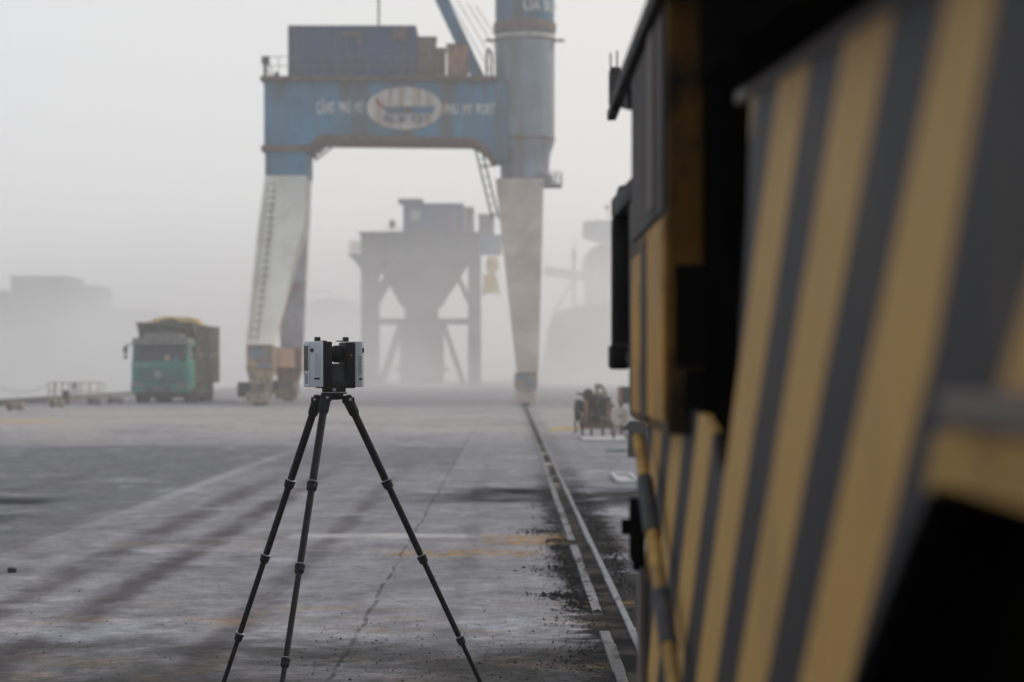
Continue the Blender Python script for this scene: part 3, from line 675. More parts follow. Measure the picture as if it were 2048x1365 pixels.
# deck handrail
g = B(OC)
xs = [528 + i * 29.5 for i in range(13)]
for x in xs: g.box2(PC(x, 155, -.28), PC(x + 1.4, 115, -.25))
for y in (115, 133): g.box2(PC(528, y, -.275), PC(884, y + 1.3, -.255))
g.build('handrail', M['brown'], crane); g = B(OC)
for x in (528,):
    for dy in (1.0, 2.2, 3.4): g.box2(PC(x, 155, dy), PC(x + 1.4, 115, dy + .04))
    for y in (115, 133): g.box2(PC(x, y, -.2), PC(x + 1.2, y + 1.2, 3.6))
g.build('handrail', M['brown'], crane)
g = B(OC); g.box2(PC(525, 131, -.45), PC(540, 115, -.1), .03); g.cyl(PC(532, 155, -.3), PC(532, 131, -.3), .05, n=8); g.build('floodlight', M['dark'], crane)
g = B(OC); g.box2(PC(547, 154, .2), PC(556, 143, .7), .03); g.build('winch_box', M['dark'], crane)
# brace rails under the left corner, lower ladder at right
g = B(OC)
for a, b_ in (((624, 305), (662, 280)), ((626, 318), (674, 281))):
    g = B(OC); g.bar(PC(*a, 1.0), PC(*b_, 1.0), .08, .08); g.build('corner_brace', M['steelgrey'], crane)
g = B(OC)
for dx in (0, 13):
    g.bar(PC(948 + dx, 284, 2.2), PC(984 + dx, 432, 2.2), .09, .09)
for i in range(8):
    f = i / 8 + .05; g.bar(PC(948 + 36 * f, 284 + 148 * f, 2.2), PC(961 + 36 * f, 284 + 148 * f, 2.2), .04, .04)
g.bar(PC(960, 323, 2.2), PC(992, 323, 2.2), .07, .07)
g.build('lower_ladder', M['blue'], crane)
# jib + stays
g = B(OC)
j0 = PC(972, 172, 4.2); j1 = PC(892, 0, 4.2); j1 = j0 + (j1 - j0) * 1.55
g.bar(j0, j1, .62, .55); jib = g.build('jib', M['blue'], crane)
g = B(OC); g.box2(PC(955, 162, 3.8), PC(990, 150, 4.8)); g.build('jib_foot', M['dark'], crane)
g = B(OC)
for a, b_ in (((909, 0), (985, 133)), ((926, 0), (988, 105)), ((943, 0), (990, 75)), ((957, 0), (992, 52))):
    p = PC(*a, 3.6); q = PC(*b_, 3.6); g = B(OC); g.cyl(q, q + (p - q) * 1.25, .022, n=6); g.build('stay_cable', M['white'], crane)
# painted oval emblem and lettering on the girder
ex, ez = PC(809, 217).x, PC(809, 217).z
def ell(rx, rz, y, n=48, x=ex, z=ez): return [(x + rx * math.cos(2 * math.pi * i / n), y, z + rz * math.sin(2 * math.pi * i / n)) for i in range(n)]
g = B(OC); g.prism(ell(1.65, .93, CY - .03), (0, .028, 0)); em = g.build('oval_emblem', M['white'], crane)
g = B(OC); g.prism([PC(*q, -.042) for q in ((766, 214), (868, 213), (873, 209), (866, 228), (775, 229))], (0, .01, 0)); g.build('hull_mark', M['blue'], em)
g = B(OC); g.prism([PC(*q, -.042) for q in ((749, 199), (757, 200), (763, 209), (771, 217), (765, 219), (754, 209))], (0, .01, 0)); g.build('bow_mark', M['red'], em)
text_mesh('PHU MY PORT', .46, 1.95, (PC(812, 240).x, CY - .036, PC(812, 240).z), M['navy'], 'lettering', em, OC, .004)
text_mesh('C\u1ea2NG  PH\u00da  M\u1ef8', .68, 2.08, (PC(680, 219).x, CY - .012, PC(680, 217).z), M['letter'], 'lettering', gird, OC, .01)
text_mesh('PHU  MY  PORT', .62, 2.2, (PC(939, 219).x, CY - .012, PC(939, 220).z), M['letter'], 'lettering', gird, OC, .01)

# ---- machinery container and cabinets on the crane deck
DZ = PC(0, 153.5).z
cl_, cr_ = PC(578, 0).x, PC(829, 0).x; ctz = PC(0, 50).z
OCN = ((cl_ + cr_) / 2, CY + .2, DZ)
ctn = thing('shipping_container', 'navy blue ribbed shipping container on top of the near crane girder', 'container', OCN)
g = B(OCN)
n = 44; y0 = CY + .25; prof = []
for i in range(n + 1):
    x = cl_ + .06 + (cr_ - cl_ - .12) * i / n; prof.append((x, y0 + (.0 if i % 4 in (0, 1) else .09)))
pts = [(x, y) for x, y in prof] + [(cr_ - .06, y0 + 2.3), (cl_ + .06, y0 + 2.3)]
g.prism([(x, y, DZ + .12) for x, y in pts], (0, 0, ctz - DZ - .2)); wl = g.build('wall', M['navy'], ctn)
g = B(OCN)
for x in (cl_, cr_): 
    for y in (y0 - .03, y0 + 2.3): g.box2((x - .06, y - .06, DZ), (x + .06, y + .08, ctz), .01)
for z in (DZ + .07, ctz - .05):
    g.box2((cl_ + .06, y0 - .05, z - .07), (cr_ - .06, y0 + .06, z + .05)); g.box2((cl_ - .05, y0 + .06, z - .07), (cl_ + .05, y0 + 2.25, z + .05)); g.box2((cr_ - .05, y0 + .06, z - .07), (cr_ + .05, y0 + 2.25, z + .05))
g.build('frame', M['navy'], ctn)
g = B(OCN); g.box2((cl_, y0, ctz - .03), (cr_, y0 + 2.3, ctz + .01)); g.build('roof', M['navy'], ctn)
g = B(OCN); g.box2(PC(786, 79, .10), PC(811, 56, .22), .02); vn = g.build('ventilator', M['brown'], ctn)
g = B(OCN)
for i in range(5): g.box2(PC(788, 60 + i * 4, .07), PC(809, 61.5 + i * 4, .10))
g.build('louvre', M['rust'], vn)
g = B(OCN); g.box2(PC(686, 71, .12), PC(720, 63, .22), .02); g.box2(PC(716, 90, .14), PC(720, 71, .22)); g.build('cable_tray', M['brown'], ctn)
g = B(OCN); g.cyl(PC(756, 49, .6), PC(756, -25, .6), .045, n=8); g.build('mast', M['dark'], ctn)
def cabinet(name, label, x0, x1, ytop, mt, dy, ribs, cat='cabinet'):
    o = ((PC(x0, 0).x + PC(x1, 0).x) / 2, CY + dy, DZ)
    tg = thing(name, label, cat, o)
    a = PC(x0, 153.5, dy); b_ = PC(x1, ytop, dy + 1.2)
    g = B(o); g.box2((a.x, a.y, DZ), b_, .02); g.build('body', mt, tg)
    g = B(o); g.box2((a.x - .04, a.y - .05, b_.z), (b_.x + .04, b_.y + .05, b_.z + .07)); g.build('lid', M['rust'], tg)
    g = B(o); g.box2((a.x + .05, a.y - .02, DZ + .15), (b_.x - .05, a.y - .002, b_.z - .1))
    for i in range(ribs):
        z = DZ + .25 + i * (b_.z - DZ - .3) / ribs; g.box2((a.x + .08, a.y - .045, z), (b_.x - .08, a.y - .019, z + .13))
    g.build('ribbed_door', M['rustorange'] if ribs > 4 else M['brown'], tg)
    return tg
cabinet('electrical_cabinet', 'tall dark brown rusty cabinet beside the navy container', 836, 871, 76, M['brown'], .15, 4)
cabinet('electrical_cabinet', 'narrow grey blue cabinet between two rusty cabinets on the crane', 872, 890, 97, M['steelgrey'], .4, 3)
cabinet('electrical_cabinet', 'orange rusty cabinet on the crane deck nearest the blue jib', 894, 936, 90, M['rustorange'], .15, 6)

# ================================================================== hopper crane further off
HY = 225.0
def PH(px, py, dy=0.0): return P(px, py, HY) + Vector((0, dy, 0))
OH = (PH(841, 0).x, HY + 4, 0)
hop = thing('hopper_crane', 'grey hopper gantry standing in dust behind the near crane', 'hopper gantry', OH)
D2 = 9.0
g = B(OH); g.box2(PH(722, 520), PH(960, 466, D2)); g.box2(PH(718, 469, -.3), PH(964, 464, D2 + .3)); g.build('top_bin', M['ghost2'], hop)
g = B(OH)
for x in (760, 800, 841, 882, 922): g.box2(PH(x, 519, -.25), PH(x + 3, 470, -.02))
g.build('stiffener', M['ghost'], hop)
g = B(OH)
zA, zB, zC = PH(0, 519).z, PH(0, 612).z, PH(0, 640).z
xa, xb = PH(748, 0).x, PH(936, 0).x; xc, xd = PH(800, 0).x, PH(880, 0).x
g.hexa([(xc, HY + 3, zB), (xd, HY + 3, zB), (xd, HY + D2 - 3, zB), (xc, HY + D2 - 3, zB)], [(xa, HY + .2, zA), (xb, HY + .2, zA), (xb, HY + D2 - .2, zA), (xa, HY + D2 - .2, zA)])
g.box2((xc + .3, HY + 3.2, zC), (xd - .3, HY + D2 - 3.2, zB)); g.build('funnel', M['ghost2'], hop)
for x0, x1 in ((722, 749), (936, 960)):
    for dy in (0, D2 - 1.2):
        g = B(OH); a = PH(x0, 519, dy); b_ = PH(x1, 519, dy + 1.2); g.box2((a.x, a.y, 0), (b_.x, b_.y, zA)); g.build('column', M['ghost2'], hop)
g = B(OH)
for dy in (.3, D2 - .9):
    for a, b_, w_ in (((747, 600), (790, 520), .5), ((747, 545), (760, 520), .4), ((936, 600), (905, 530), .5), ((748, 800), (800, 645), .35), ((936, 800), (884, 645), .35), ((748, 642), (937, 642), .5)):
        g = B(OH); g.bar(PH(*a, dy), PH(*b_, dy), w_, w_ * .9); g.build('brace', M['ghost2'], hop)
g = B(OH); g.box2((PH(798, 0).x, HY + 1.5, 0), (PH(884, 0).x, HY + 7.5, PH(0, 646).z)); g.box2((PH(788, 0).x, HY + 1, PH(0, 742).z), (PH(894, 0).x, HY + 8, PH(0, 735).z)); g.build('lower_chute', M['ghost'], hop)
g = B(OH); g.box2(PH(697, 512), PH(722, 508, 4)); g.prism([PH(700, 512, .5), PH(722, 512, .5), PH(722, 540, .5)], (0, .4, 0)); pf = g.build('side_platform', M['ghost2'], hop)
for dy in (.1, 3.9):
    g = B(OH)
    for x in (698, 706, 714): g.box2(PH(x, 508, dy), PH(x + 2, 482, dy + .1))
    for y in (482, 494): g.box2(PH(698, y, dy), PH(722, y + 1.5, dy + .1))
    g.build('handrail', M['pinkrail'], pf)
g = B(OH); g.cyl(PH(783, 465, 1), PH(783, 452, 1), .08, n=6); g.box2(PH(778, 454, .6), PH(789, 440, 1.2)); g.build('floodlight', M['dark'], hop)
g = B(OH)
for i in range(20): g.box2(PH(775 + i * 9, 465, -.1), PH(776 + i * 9, 455, 0))
g.box2(PH(775, 456, -.1), PH(950, 455, 0)); g.build('handrail', M['ghost'], hop)
# right outrigger and yellow gear
g = B(OH); g.box2(PH(960, 506, 1), PH(1004, 468, 5)); g.build('outrigger', M['blue'], hop)
g = B(OH)
g.bar(PH(966, 590, 1.2), PH(992, 512, 1.2), .5, .4); g.bar(PH(998, 590, 1.2), PH(978, 512, 1.2), .4, .4); g.box2(PH(966, 585, 1), PH(990, 548, 3), .1); g.box2(PH(972, 540, 1), PH(998, 520, 3), .1)
g.build('loading_arm', M['yellow'], hop)
# cabin on the hopper
def simplebox(name, label, cat, fr, parts):
    t_ = thing(name, label, cat, fr)
    for nm, a, b_, mt in parts:
        q = B(fr); q.box2(a, b_, .02); q.build(nm, mt, t_)
    return t_
o_ = (PH(875, 0).x, HY + 2, PH(0, 464).z)
simplebox('machinery_cabin', 'faint blue cabin on top of the hopper gantry', 'cabin', o_, [
    ('wall', (PH(806, 0).x, HY + .5, o_[2]), PH(927, 406, 5), M['navy']), ('roof', PH(796, 405, -.1), PH(845, 398, 4), M['ghost2']),
    ('side_wing', (PH(929, 0).x, HY + 1, o_[2]), PH(947, 413, 4), M['ghost2']), ('door', PH(897, 458, .38), PH(912, 425, .49), M['brown']), ('window', PH(820, 440, .38), PH(840, 420, .49), M['palewhite'])])
o_ = (PH(970, 0).x, HY + 2, PH(0, 468).z)
simplebox('electrical_cabinet', 'dusty grey cabinet at the right end of the hopper gantry', 'cabinet', o_, [
    ('body', (PH(957, 0).x, HY + 1.2, o_[2]), PH(988, 430, 4), M['ghost2']), ('lid', PH(955, 430, 1), PH(990, 427, 4.2), M['ghost'])])

# ================================================================== ghostly background
def PG(px, py, Y, dy=0.0): return P(px, py, Y) + Vector((0, dy, 0))
# left building
Y_ = 430.0; o_ = (PG(100, 0, Y_).x, Y_ + 8, 0)
bd = thing('port_building', 'faint grey flat roofed block fading in haze at far left', 'building', o_)
g = B(o_); a = PG(22, 0, Y_); g.box2((a.x, Y_, -2), PG(132, 556, Y_, 18)); g.box2((PG(-80, 0, Y_).x, Y_ + 2, -2), PG(22, 581, Y_, 18)); g.box2((PG(132, 0, Y_).x, Y_ + 2, -2), PG(190, 570, Y_, 18)); g.box2((PG(190, 0, Y_).x, Y_ + 4, -2), PG(300, 618, Y_, 18)); g.build('wall', M['ghost2'], bd)
g = B(o_); g.box2(PG(20, 556, Y_, -.5), PG(134, 552, Y_, 18.5)); g.build('roof', M['ghost'], bd)
for r_ in range(4):
    for c0 in range(5):
        g = B(o_); x = 34 + c0 * 20; y = 580 + r_ * 30; g.box2(PG(x, y + 12, Y_, -.15), PG(x + 9, y, Y_, .1)); g.build('window', M['glass'], bd)
# warehouse behind the left leg
Y_ = 400.0; o_ = (PG(665, 0, Y_).x, Y_ + 8, 0)
bd = thing('warehouse', 'low grey shed between the near crane leg and the hopper gantry', 'building', o_)
g = B(o_); g.box2((PG(606, 0, Y_).x, Y_, 0), PG(724, 612, Y_, 16)); g.build('wall', M['ghost2'], bd)
g = B(o_); g.prism([PG(602, 612, Y_, -.5), PG(728, 612, Y_, -.5), PG(690, 598, Y_, -.5), PG(640, 598, Y_, -.5)], (0, 17, 0)); g.build('roof', M['ghost2'], bd)
g = B(o_); g.box2(PG(622, 586, Y_), PG(664, 582, Y_, .6)); g.box2(PG(624, 600, Y_), PG(627, 586, Y_, .6)); g.box2(PG(660, 600, Y_), PG(663, 586, Y_, .6)); g.build('roof_frame', M['ghost2'], bd)
# heap
def hh(px): 
    pts = [(1082, 806), (1090, 720), (1098, 660), (1108, 635), (1128, 616), (1165, 606), (1230, 600), (1400, 590), (1700, 600), (1900, 700), (1990, 806)]
    for (x0, y0), (x1, y1) in zip(pts[:-1], pts[1:]):
        if x0 <= px <= x1: return y0 + (y1 - y0) * (px - x0) / (x1 - x0)
    return 806
Y_ = 255.0; o_ = (PG(1300, 0, Y_).x, Y_ + 12, 0)
g = B(o_); nx, ny = 90, 12; grid = []
for j in range(ny + 1):
    for i in range(nx + 1):
        px = 1080 + i * (1995 - 1080) / nx; base_h = max(0, P(0, hh(px), Y_).z)
        pr = math.sin(math.pi * j / ny) ** .35 if 0 < j < ny else 0
        x = PG(px, 0, Y_).x; y = Y_ + j * 24 / ny
        grid.append((x, y, base_h * pr + (mnoise.noise(Vector((x * .25, y * .25, 0))) * .7 if pr > 0 else 0)))
W_ = nx + 1
g._add(grid, [(j * W_ + i, j * W_ + i + 1, (j + 1) * W_ + i + 1, (j + 1) * W_ + i) for j in range(ny) for i in range(nx)])
tag(g.build('bulk_stockpile', M['coalpile'], smooth=True), 'big dark heap fading in dust at right behind the crane leg', 'stockpile')
# silo with dome and headhouse
Y_ = 330.0; cx = PG(1212, 0, Y_).x; o_ = (cx, Y_ + 4, 0)
sl = thing('silo_tower', 'hazy tower with pale red dome and white head house above the heap', 'silo', o_)
k_ = Y_ / K; rr = 46 * k_
g = B(o_); g.lathe((cx, Y_ + 4, 0), (0, 0, 1), [(rr * .9, 0), (rr * .9, P(0, 552, Y_).z)], 32); g.build('drum', M['ghost2'], sl, True)
g = B(o_); z0 = P(0, 552, Y_).z; z1 = P(0, 486, Y_).z; g.lathe((cx, Y_ + 4, 0), (0, 0, 1), [(rr * .92, z0)] + [(rr * math.cos(R(a)), z0 + (z1 - z0) * (.3 + .7 * math.sin(R(a)))) for a in range(0, 90, 12)] + [(.2, z1)], 32); g.build('dome', M['pinkdome'], sl, True)
g = B(o_); g.prism([PG(*q, Y_, 1) for q in ((1168, 443), (1190, 440), (1290, 440), (1290, 486), (1200, 482), (1168, 472))], (0, 5, 0)); g.build('head_house', M['palewhite'], sl)
g = B(o_); g.sphere(PG(1216, 413, Y_, 2), 6 * k_, 1); g.cyl(PG(1216, 415, Y_, 2), PG(1222, 440, Y_, 2), .08, n=6); g.build('beacon', M['red'], sl)
# conveyor
Y_ = 330.0; o_ = (PG(1130, 0, Y_).x, Y_, 0)
cv = thing('conveyor_gantry', 'faint conveyor gantry with thin mast left of the silo', 'conveyor', o_)
g = B(o_); g.bar(PG(1088, 541, Y_, 2), PG(1215, 560, Y_, 2), 2.0, 1.2); g.build('belt_gallery', M['ghost'], cv)
g = B(o_); g.box2((PG(1144, 0, Y_).x, Y_, 0), PG(1152, 500, Y_, 1)); g.box2(PG(1147, 500, Y_, .3), PG(1149, 482, Y_, .6)); g.build('mast', M['ghost'], cv)
g = B(o_); g.bar(PG(1100, 640, Y_, 1), PG(1146, 560, Y_, 1), .4, .4); g.build('brace', M['ghost'], cv)

# ================================================================== tipper truck
TYk = YG(807); s_ = TYk / K
tx = P(320, 0, TYk).x
trk = thing('tipper_truck', 'green cab tipper truck with high grey ribbed bed driving toward us', 'truck', (tx, TYk, 0), R(-1.2))
W2 = 1.22
zpy = lambda py: P(0, py, TYk).z
cab_b, cab_t = zpy(778), zpy(690)
g = B(); g.prism([(-W2, 0, cab_b), (-W2, -.02, zpy(738)), (-W2, .0, zpy(724)), (-W2, .22, cab_t), (-W2, .40, zpy(684)), (-W2, 2.0, zpy(684)), (-W2, 2.0, cab_b)], (2 * W2, 0, 0), .05); cab = g.build('cab', M['green'], trk, True)
g = B(); a0, a1 = zpy(722.5), zpy(692)
def slopeY(z): return .0 + .22 * (z - zpy(724)) / (cab_t - zpy(724))
g.hexa([(-W2 + .10, slopeY(a0) - .02, a0), (W2 - .10, slopeY(a0) - .02, a0), (W2 - .10, slopeY(a0) + .05, a0), (-W2 + .10, slopeY(a0) + .05, a0)],
       [(-W2 + .16, slopeY(a1) - .02, a1), (W2 - .16, slopeY(a1) - .02, a1), (W2 - .16, slopeY(a1) + .05, a1), (-W2 + .16, slopeY(a1) + .05, a1)]); ws = g.build('windscreen', M['glass'], cab)
g = B(); g.cyl((.32, .02, zpy(716)), (.32, -.0, zpy(716)), .12, n=16); g.build('sticker', M['white'], ws)
g = B(); g.cyl((.68, .01, zpy(719)), (.68, -.01, zpy(719)), .11, n=16); g.build('sticker', M['blue'], ws)
g = B(); g.box2((W2 - .02, .45, zpy(722)), (W2 + .012, 1.2, zpy(693))); g.build('side_window', M['glass'], cab)
g = B(); g.box2((-W2 + .02, -.10, zpy(691)), (W2 - .02, 1.9, zpy(676)), .08); g.box2((-.75, .1, zpy(676)), (.85, 1.7, zpy(667)), .08); g.build('roof_fairing', M['cabgrey'], cab, True)
g = B()
for i in range(5): g.box2((-.95, -.05, zpy(742 + i * 5)), (.95, -.02, zpy(739.4 + i * 5)))
gr = g.build('grille', M['green'], cab)
g = B(); g.box2((-.98, -.035, zpy(765)), (.98, -.022, zpy(737.5))); g.build('grille_recess', M['dark'], gr)
g = B(); g.lathe((-.08, -.10, zpy(749)), (0, 1, 0), [(.10, 0), (.15, .01), (.15, .04), (.1, .06)], 24); g.build('emblem', M['palewhite'], gr, True)
text_mesh('HP 16', .2, .62, (-.86, -.035, zpy(731)), M['palewhite'], 'lettering', cab, (0, 0, 0), .008)
g = B(); g.box2((-W2 - .02, -.14, zpy(786)), (W2 + .02, .35, zpy(769)), .05); bp_ = g.build('bumper', M['green'], trk, True)
g = B(); g.box2((-.62, -.165, zpy(784)), (.5, -.142, zpy(772.5)), .01); g.build('air_intake', M['dark'], bp_)
g = B(); g.box2((-.32, -.18, zpy(781)), (.22, -.166, zpy(775.5)), .004); pt = g.build('number_plate', M['cabgrey'], bp_)
for x in (-W2 + .22, W2 - .26):
    g = B(); g.box2((x - .22, -.165, zpy(775)), (x + .24, -.135, zpy(765)), .03); g.build('headlight', M['cabgrey'], bp_, True)
for s in (-1, 1):
    g = B(); g.tube([(s * W2, .15, zpy(689)), (s * (W2 + .2), -.05, zpy(690)), (s * (W2 + .26), -.08, zpy(696))], .03); ar = g.build('mirror_arm', M['dark'], cab)
    g = B(); g.box2((s * (W2 + .16), -.12, zpy(707)), (s * (W2 + .36), -.02, zpy(693)), .04); g.box2((s * (W2 + .17), -.12, zpy(718)), (s * (W2 + .33), -.03, zpy(710)), .04); g.build('mirror', M['rubber'], ar, True)
g = B(); g.box2((-.9, .3, .62), (.9, 8.6, 1.0)); g.box2((-1.1, .35, zpy(790)), (1.1, 2.2, zpy(777))); g.build('chassis', M['dark'], trk)
# tipper bed
by0, by1 = 2.15, 8.9; bz0, bz1 = zpy(767), zpy(649)
g = B(); W3 = 1.25
g.box2((-W3, by0, bz0), (W3, by0 + .08, bz1 + .12)); g.box2((-W3, by0 + .08, bz0), (-W3 + .07, by1, bz1)); g.box2((W3 - .07, by0 + .08, bz0), (W3, by1, bz1)); g.box2((-W3 + .07, by0 + .08, bz0), (W3 - .07, by1, bz0 + .1)); g.box2((-W3, by1, bz0), (W3, by1 + .08, bz1))
g.box2((-W3 - .02, by0 - .85, bz1 + .04), (W3 + .02, by0 - .002, bz1 + .12)); g.prism([(-W3, by0 - .8, bz1 + .03), (-W3, by0 - .002, bz1 + .03), (-W3, by0 - .002, bz1 - .55)], (2 * W3, 0, 0))
bed = g.build('tipper_bed', M['bedgrey'], trk)
g = B()
for i in range(22):
    y = by0 + .15 + i * .31
    for s in (-1, 1): g.box2((s * W3, y, bz0 - .02), (s * (W3 + .07), y + .09, bz1 - .06))
for s in (-1, 1):
    g.box2((s * W3, by0, bz1 - .055), (s * (W3 + .09), by1, bz1 + .03)); g.box2((s * W3, by0, zpy(712)), (s * (W3 + .085), by1, zpy(708)))
g.build('bed_rib', M['bedgrey'], bed)
for s in (-1, 1):
    g = B(); g.box2((s * 1.0, 3.4, .30), (s * 1.22, 5.4, 1.05), .03); g.build('side_guard', M['dark'], trk)
for y in (.62, 3.3, 7.95):
    g = B(); g.box2((-1.18, y, .22), (1.18, y + .03, .72)); g.build('mudflap', M['rubber'], trk)
for y in (1.1, 2.75, 6.0, 7.4):
    for s in (-1, 1):
        g = B(); wd = .32 if y < 3 else .55; x0 = s * (W2 - .02); 
        g.lathe((x0, y, .52), (-s, 0, 0), [(.30, 0), (.48, .01), (.52, .05), (.52, wd - .05), (.48, wd - .01), (.3, wd)], 28); wh = g.build('wheel', M['rubber'], trk, True)
        g = B(); g.lathe((x0 + s * .004, y, .52), (-s, 0, 0), [(.08, -.02), (.10, 0.02), (.26, .03), (.29, 0.0), (.29, .02)], 24); g.build('rim', M['bedgrey'], wh, True)
# grain heap (lies in the bed)
g = B((tx, TYk, 0)); n1, n2 = 14, 30; vs = []
for j in range(n2 + 1):
    for i in range(n1 + 1):
        u = i / n1 * 2 - 1; v_ = j / n2
        xx = u * (W3 - .075); yy = by0 + .085 + v_ * (by1 - by0 - .09)
        hz = bz1 - .16 + .52 * (1 - abs(u) ** 4) * math.exp(-((v_ - .36) / .46) ** 4) + .16 * mnoise.noise(Vector((xx * 3, yy * 3, 1)))
        q = Matrix.Rotation(R(-1.2), 3, 'Z') @ Vector((xx, yy, 0)); vs.append((tx + q.x, TYk + q.y, hz))
Wn = n1 + 1; g._add(vs, [(j * Wn + i, j * Wn + i + 1, (j + 1) * Wn + i + 1, (j + 1) * Wn + i) for j in range(n2) for i in range(n1)])
tag(g.build('grain_heap', M['grain'], smooth=True), 'heaped yellow grain load showing above the truck bed', 'grain load')

# ================================================================== quay edge things (left)
g = B((QX + .25, 110, 0)); g.box2((QX + .003, 60, .001), (QX + .5, 150, .24), .04); tag(g.build('quay_kerb', M['concrete']), kind='structure')
gs = 'painted blocks along the quay edge'
for px, py, wpx, hpx, lab in ((28, 821, 33, 15, 'faded yellow and black block, leftmost and nearest on the quay'), (112, 815, 28, 14, 'brownish block standing in front of the left quay railing'),
                              (186, 810, 24, 12, 'dark block below the right end of the quay railing'), (229, 808, 30, 11, 'low dusky block nearest the truck front')):
    Yb = YG(py); s_ = Yb / K; cx = P(px, 0, Yb).x; o_ = (cx, Yb + .2, 0)
    tb = thing('quay_block', lab, 'concrete block', o_, 0, gs)
    g = B(o_); g.box((cx, Yb + .2, hpx * s_ / 2 + .03), (wpx * s_, .4, hpx * s_ - .03), 0, .03); g.build('body', M['yblock'] if px < 150 else M['brown'], tb, True)
    for s in (-1, 1): g = B(o_); g.box((cx + s * wpx * s_ * .3, Yb + .2, .03), (wpx * s_ * .22, .36, .058)); g.build('foot', M['dark'], tb)
    g = B(o_); g.box((cx - wpx * s_ * .3, Yb - .012, hpx * s_ / 2 + .03), (wpx * s_ * .22, .02, hpx * s_ - .09)); g.build('painted_band', M['dark'], tb)
def railing(px0, px1, Y0, lab, posts):
    a = P(px0, 766, Y0); b_ = P(px1, 766, Y0); o_ = ((a.x + b_.x) / 2, Y0, 0)
    tr = thing('quay_railing', lab, 'railing', o_, 0, 'pale railings at the quay edge')
    for i in range(posts):
        x = a.x + (b_.x - a.x) * i / (posts - 1); g = B(o_); g.cyl((x, Y0, 0), (x, Y0, a.z), .028, n=8); g.build('post', M['rustorange'] if i in (2,) else M['pinkrail'], tr)
    g = B(o_)
    for z in (a.z, a.z * .62): g.cyl((a.x, Y0, z), (b_.x, Y0, z), .02, n=8)
    g.cyl((a.x, Y0 + 1.2, a.z), (b_.x, Y0 + 1.2, a.z), .02, n=8)
    for x in (a.x, b_.x): g.cyl((x, Y0, a.z), (x, Y0 + 1.2, a.z), .02, n=8); g.cyl((x, Y0 + 1.2, 0), (x, Y0 + 1.2, a.z), .024, n=8)
    g.build('rail', M['pinkrail'], tr)
railing(97, 139, 101.5, 'pale pink quay railing left of the dark bollard', 4)
railing(145, 197, 101.5, 'pale pink quay railing with small grey sign, nearest the truck', 4)
p = P(132, 0, 101); o_ = (p.x, 101, 0)
g = B(o_); g.lathe((p.x, 101, 0), (0, 0, 1), [(.17, .0), (.15, .05), (.11, .12), (.10, .38), (.16, .44), (.17, .52), (.10, .58)], 20)
tag(g.build('bollard', M['dark'], smooth=True), 'dark mooring bollard between the two quay railings', 'bollard')
p = P(149, 772, 101.2); g = B((p.x, 101.2, p.z)); g.box(p, (.17, .03, .28), 0, .01); tag(g.build('sign_plate', M['steelgrey']), 'small grey plate hanging on the right quay railing', 'sign')
g = B((P(45, 0, 101).x, 101, 0)); pts = []
for i in range(31):
    f = i / 30; px = -12 + 109 * f; pts.append(P(px, 770 + 14 * (1 - (2 * f - 1) ** 2), 101.4))
g.tube(pts, .012, 6); g.cyl((pts[0].x, 101.4, 0), (pts[0].x, 101.4, pts[0].z), .03, n=8)
tag(g.build('safety_chain', M['brown']), 'thin sagging chain from left frame edge to the railing', 'chain')

# ================================================================== gear on the right of the rail
Ye = YG(876); s_ = Ye / K; ec = P(1196, 0, Ye).x; o_ = (ec, Ye + .4, 0)
en = thing('engine_pump', 'rusty engine on a four legged steel frame right of the rail', 'engine', o_)
def E(px, py, dy=0): return P(px, py, Ye) + Vector((0, dy, 0))
g = B(o_)
for x in (1166, 1184, 1207, 1226):
    for dy in (0, .7): g.box2(E(x - 1.6, 857, dy), (E(x + 1.6, 857).x, Ye + dy + .05, 0))
g.box2(E(1162, 858, -.03), E(1230, 848, .78), .01); g.build('frame', M['rust'], en)
g = B(o_); g.prism([E(1168, 848, .1), E(1171, 797, .1), E(1198, 795, .1), E(1222, 796, .1), E(1226, 848, .1)], (0, .5, 0), .01); g.build('housing', M['rust'], en)
g = B(o_); g.box2(E(1186, 838, .02), E(1212, 800, .12), .02)
for i in range(6): g.box2(E(1188 + i * 4, 836, -.01), E(1190 + i * 4, 803, .02))
g.build('cylinder_block', M['dark'], en)
rr_ = random.Random(5); g = B(o_)
g.box2(E(1172, 800, .1), E(1220, 794, .4), .02)
for i in range(26):
    px = rr_.uniform(1160, 1224); py = rr_.uniform(786, 846); q = E(px, py, rr_.uniform(-.1, .3)); g.box(q, (rr_.uniform(.04, .16), .1, rr_.uniform(.04, .14)), 0, .01, Matrix.Rotation(rr_.uniform(-.5, .5), 3, 'Y'))
g.build('pump_fittings', M['brown'], en)
g = B(o_); g.box2(E(1170, 845, -.02), E(1176, 800, .1)); g.box2(E(1213, 846, -.02), E(1221, 802, .1)); g.build('side_plate', M['rustorange'], en)
g = B(o_); g.lathe(E(1156, 821, .3), (1, 0, 0), [(.05, -.08), (.22, -.06), (.24, 0), (.22, .07), (.08, .1)], 24); g.cyl(E(1156, 821, .3), E(1170, 821, .3), .05, n=12); g.build('flywheel', M['dark'], en, True)
g = B(o_)
g.tube([E(1170, 800, .2), E(1168, 786, .2), E(1176, 780, .2), E(1184, 784, .2), E(1186, 797, .2)], .035, 8); g.sphere(E(1178, 788, .25), .10, 2, .1); g.build('air_filter', M['brown'], en, True)
g = B(o_); g.tube([E(1194, 797, .2), E(1195, 775, .2), E(1200, 771, .2), E(1209, 778, .2), E(1210, 792, .2)], .04, 8); g.cyl(E(1196, 776, .2), E(1196, 768, .2), .065, n=12); g.box2(E(1196, 792, .1), E(1216, 786, .4), .01); g.build('exhaust', M['yblock'], en, True)
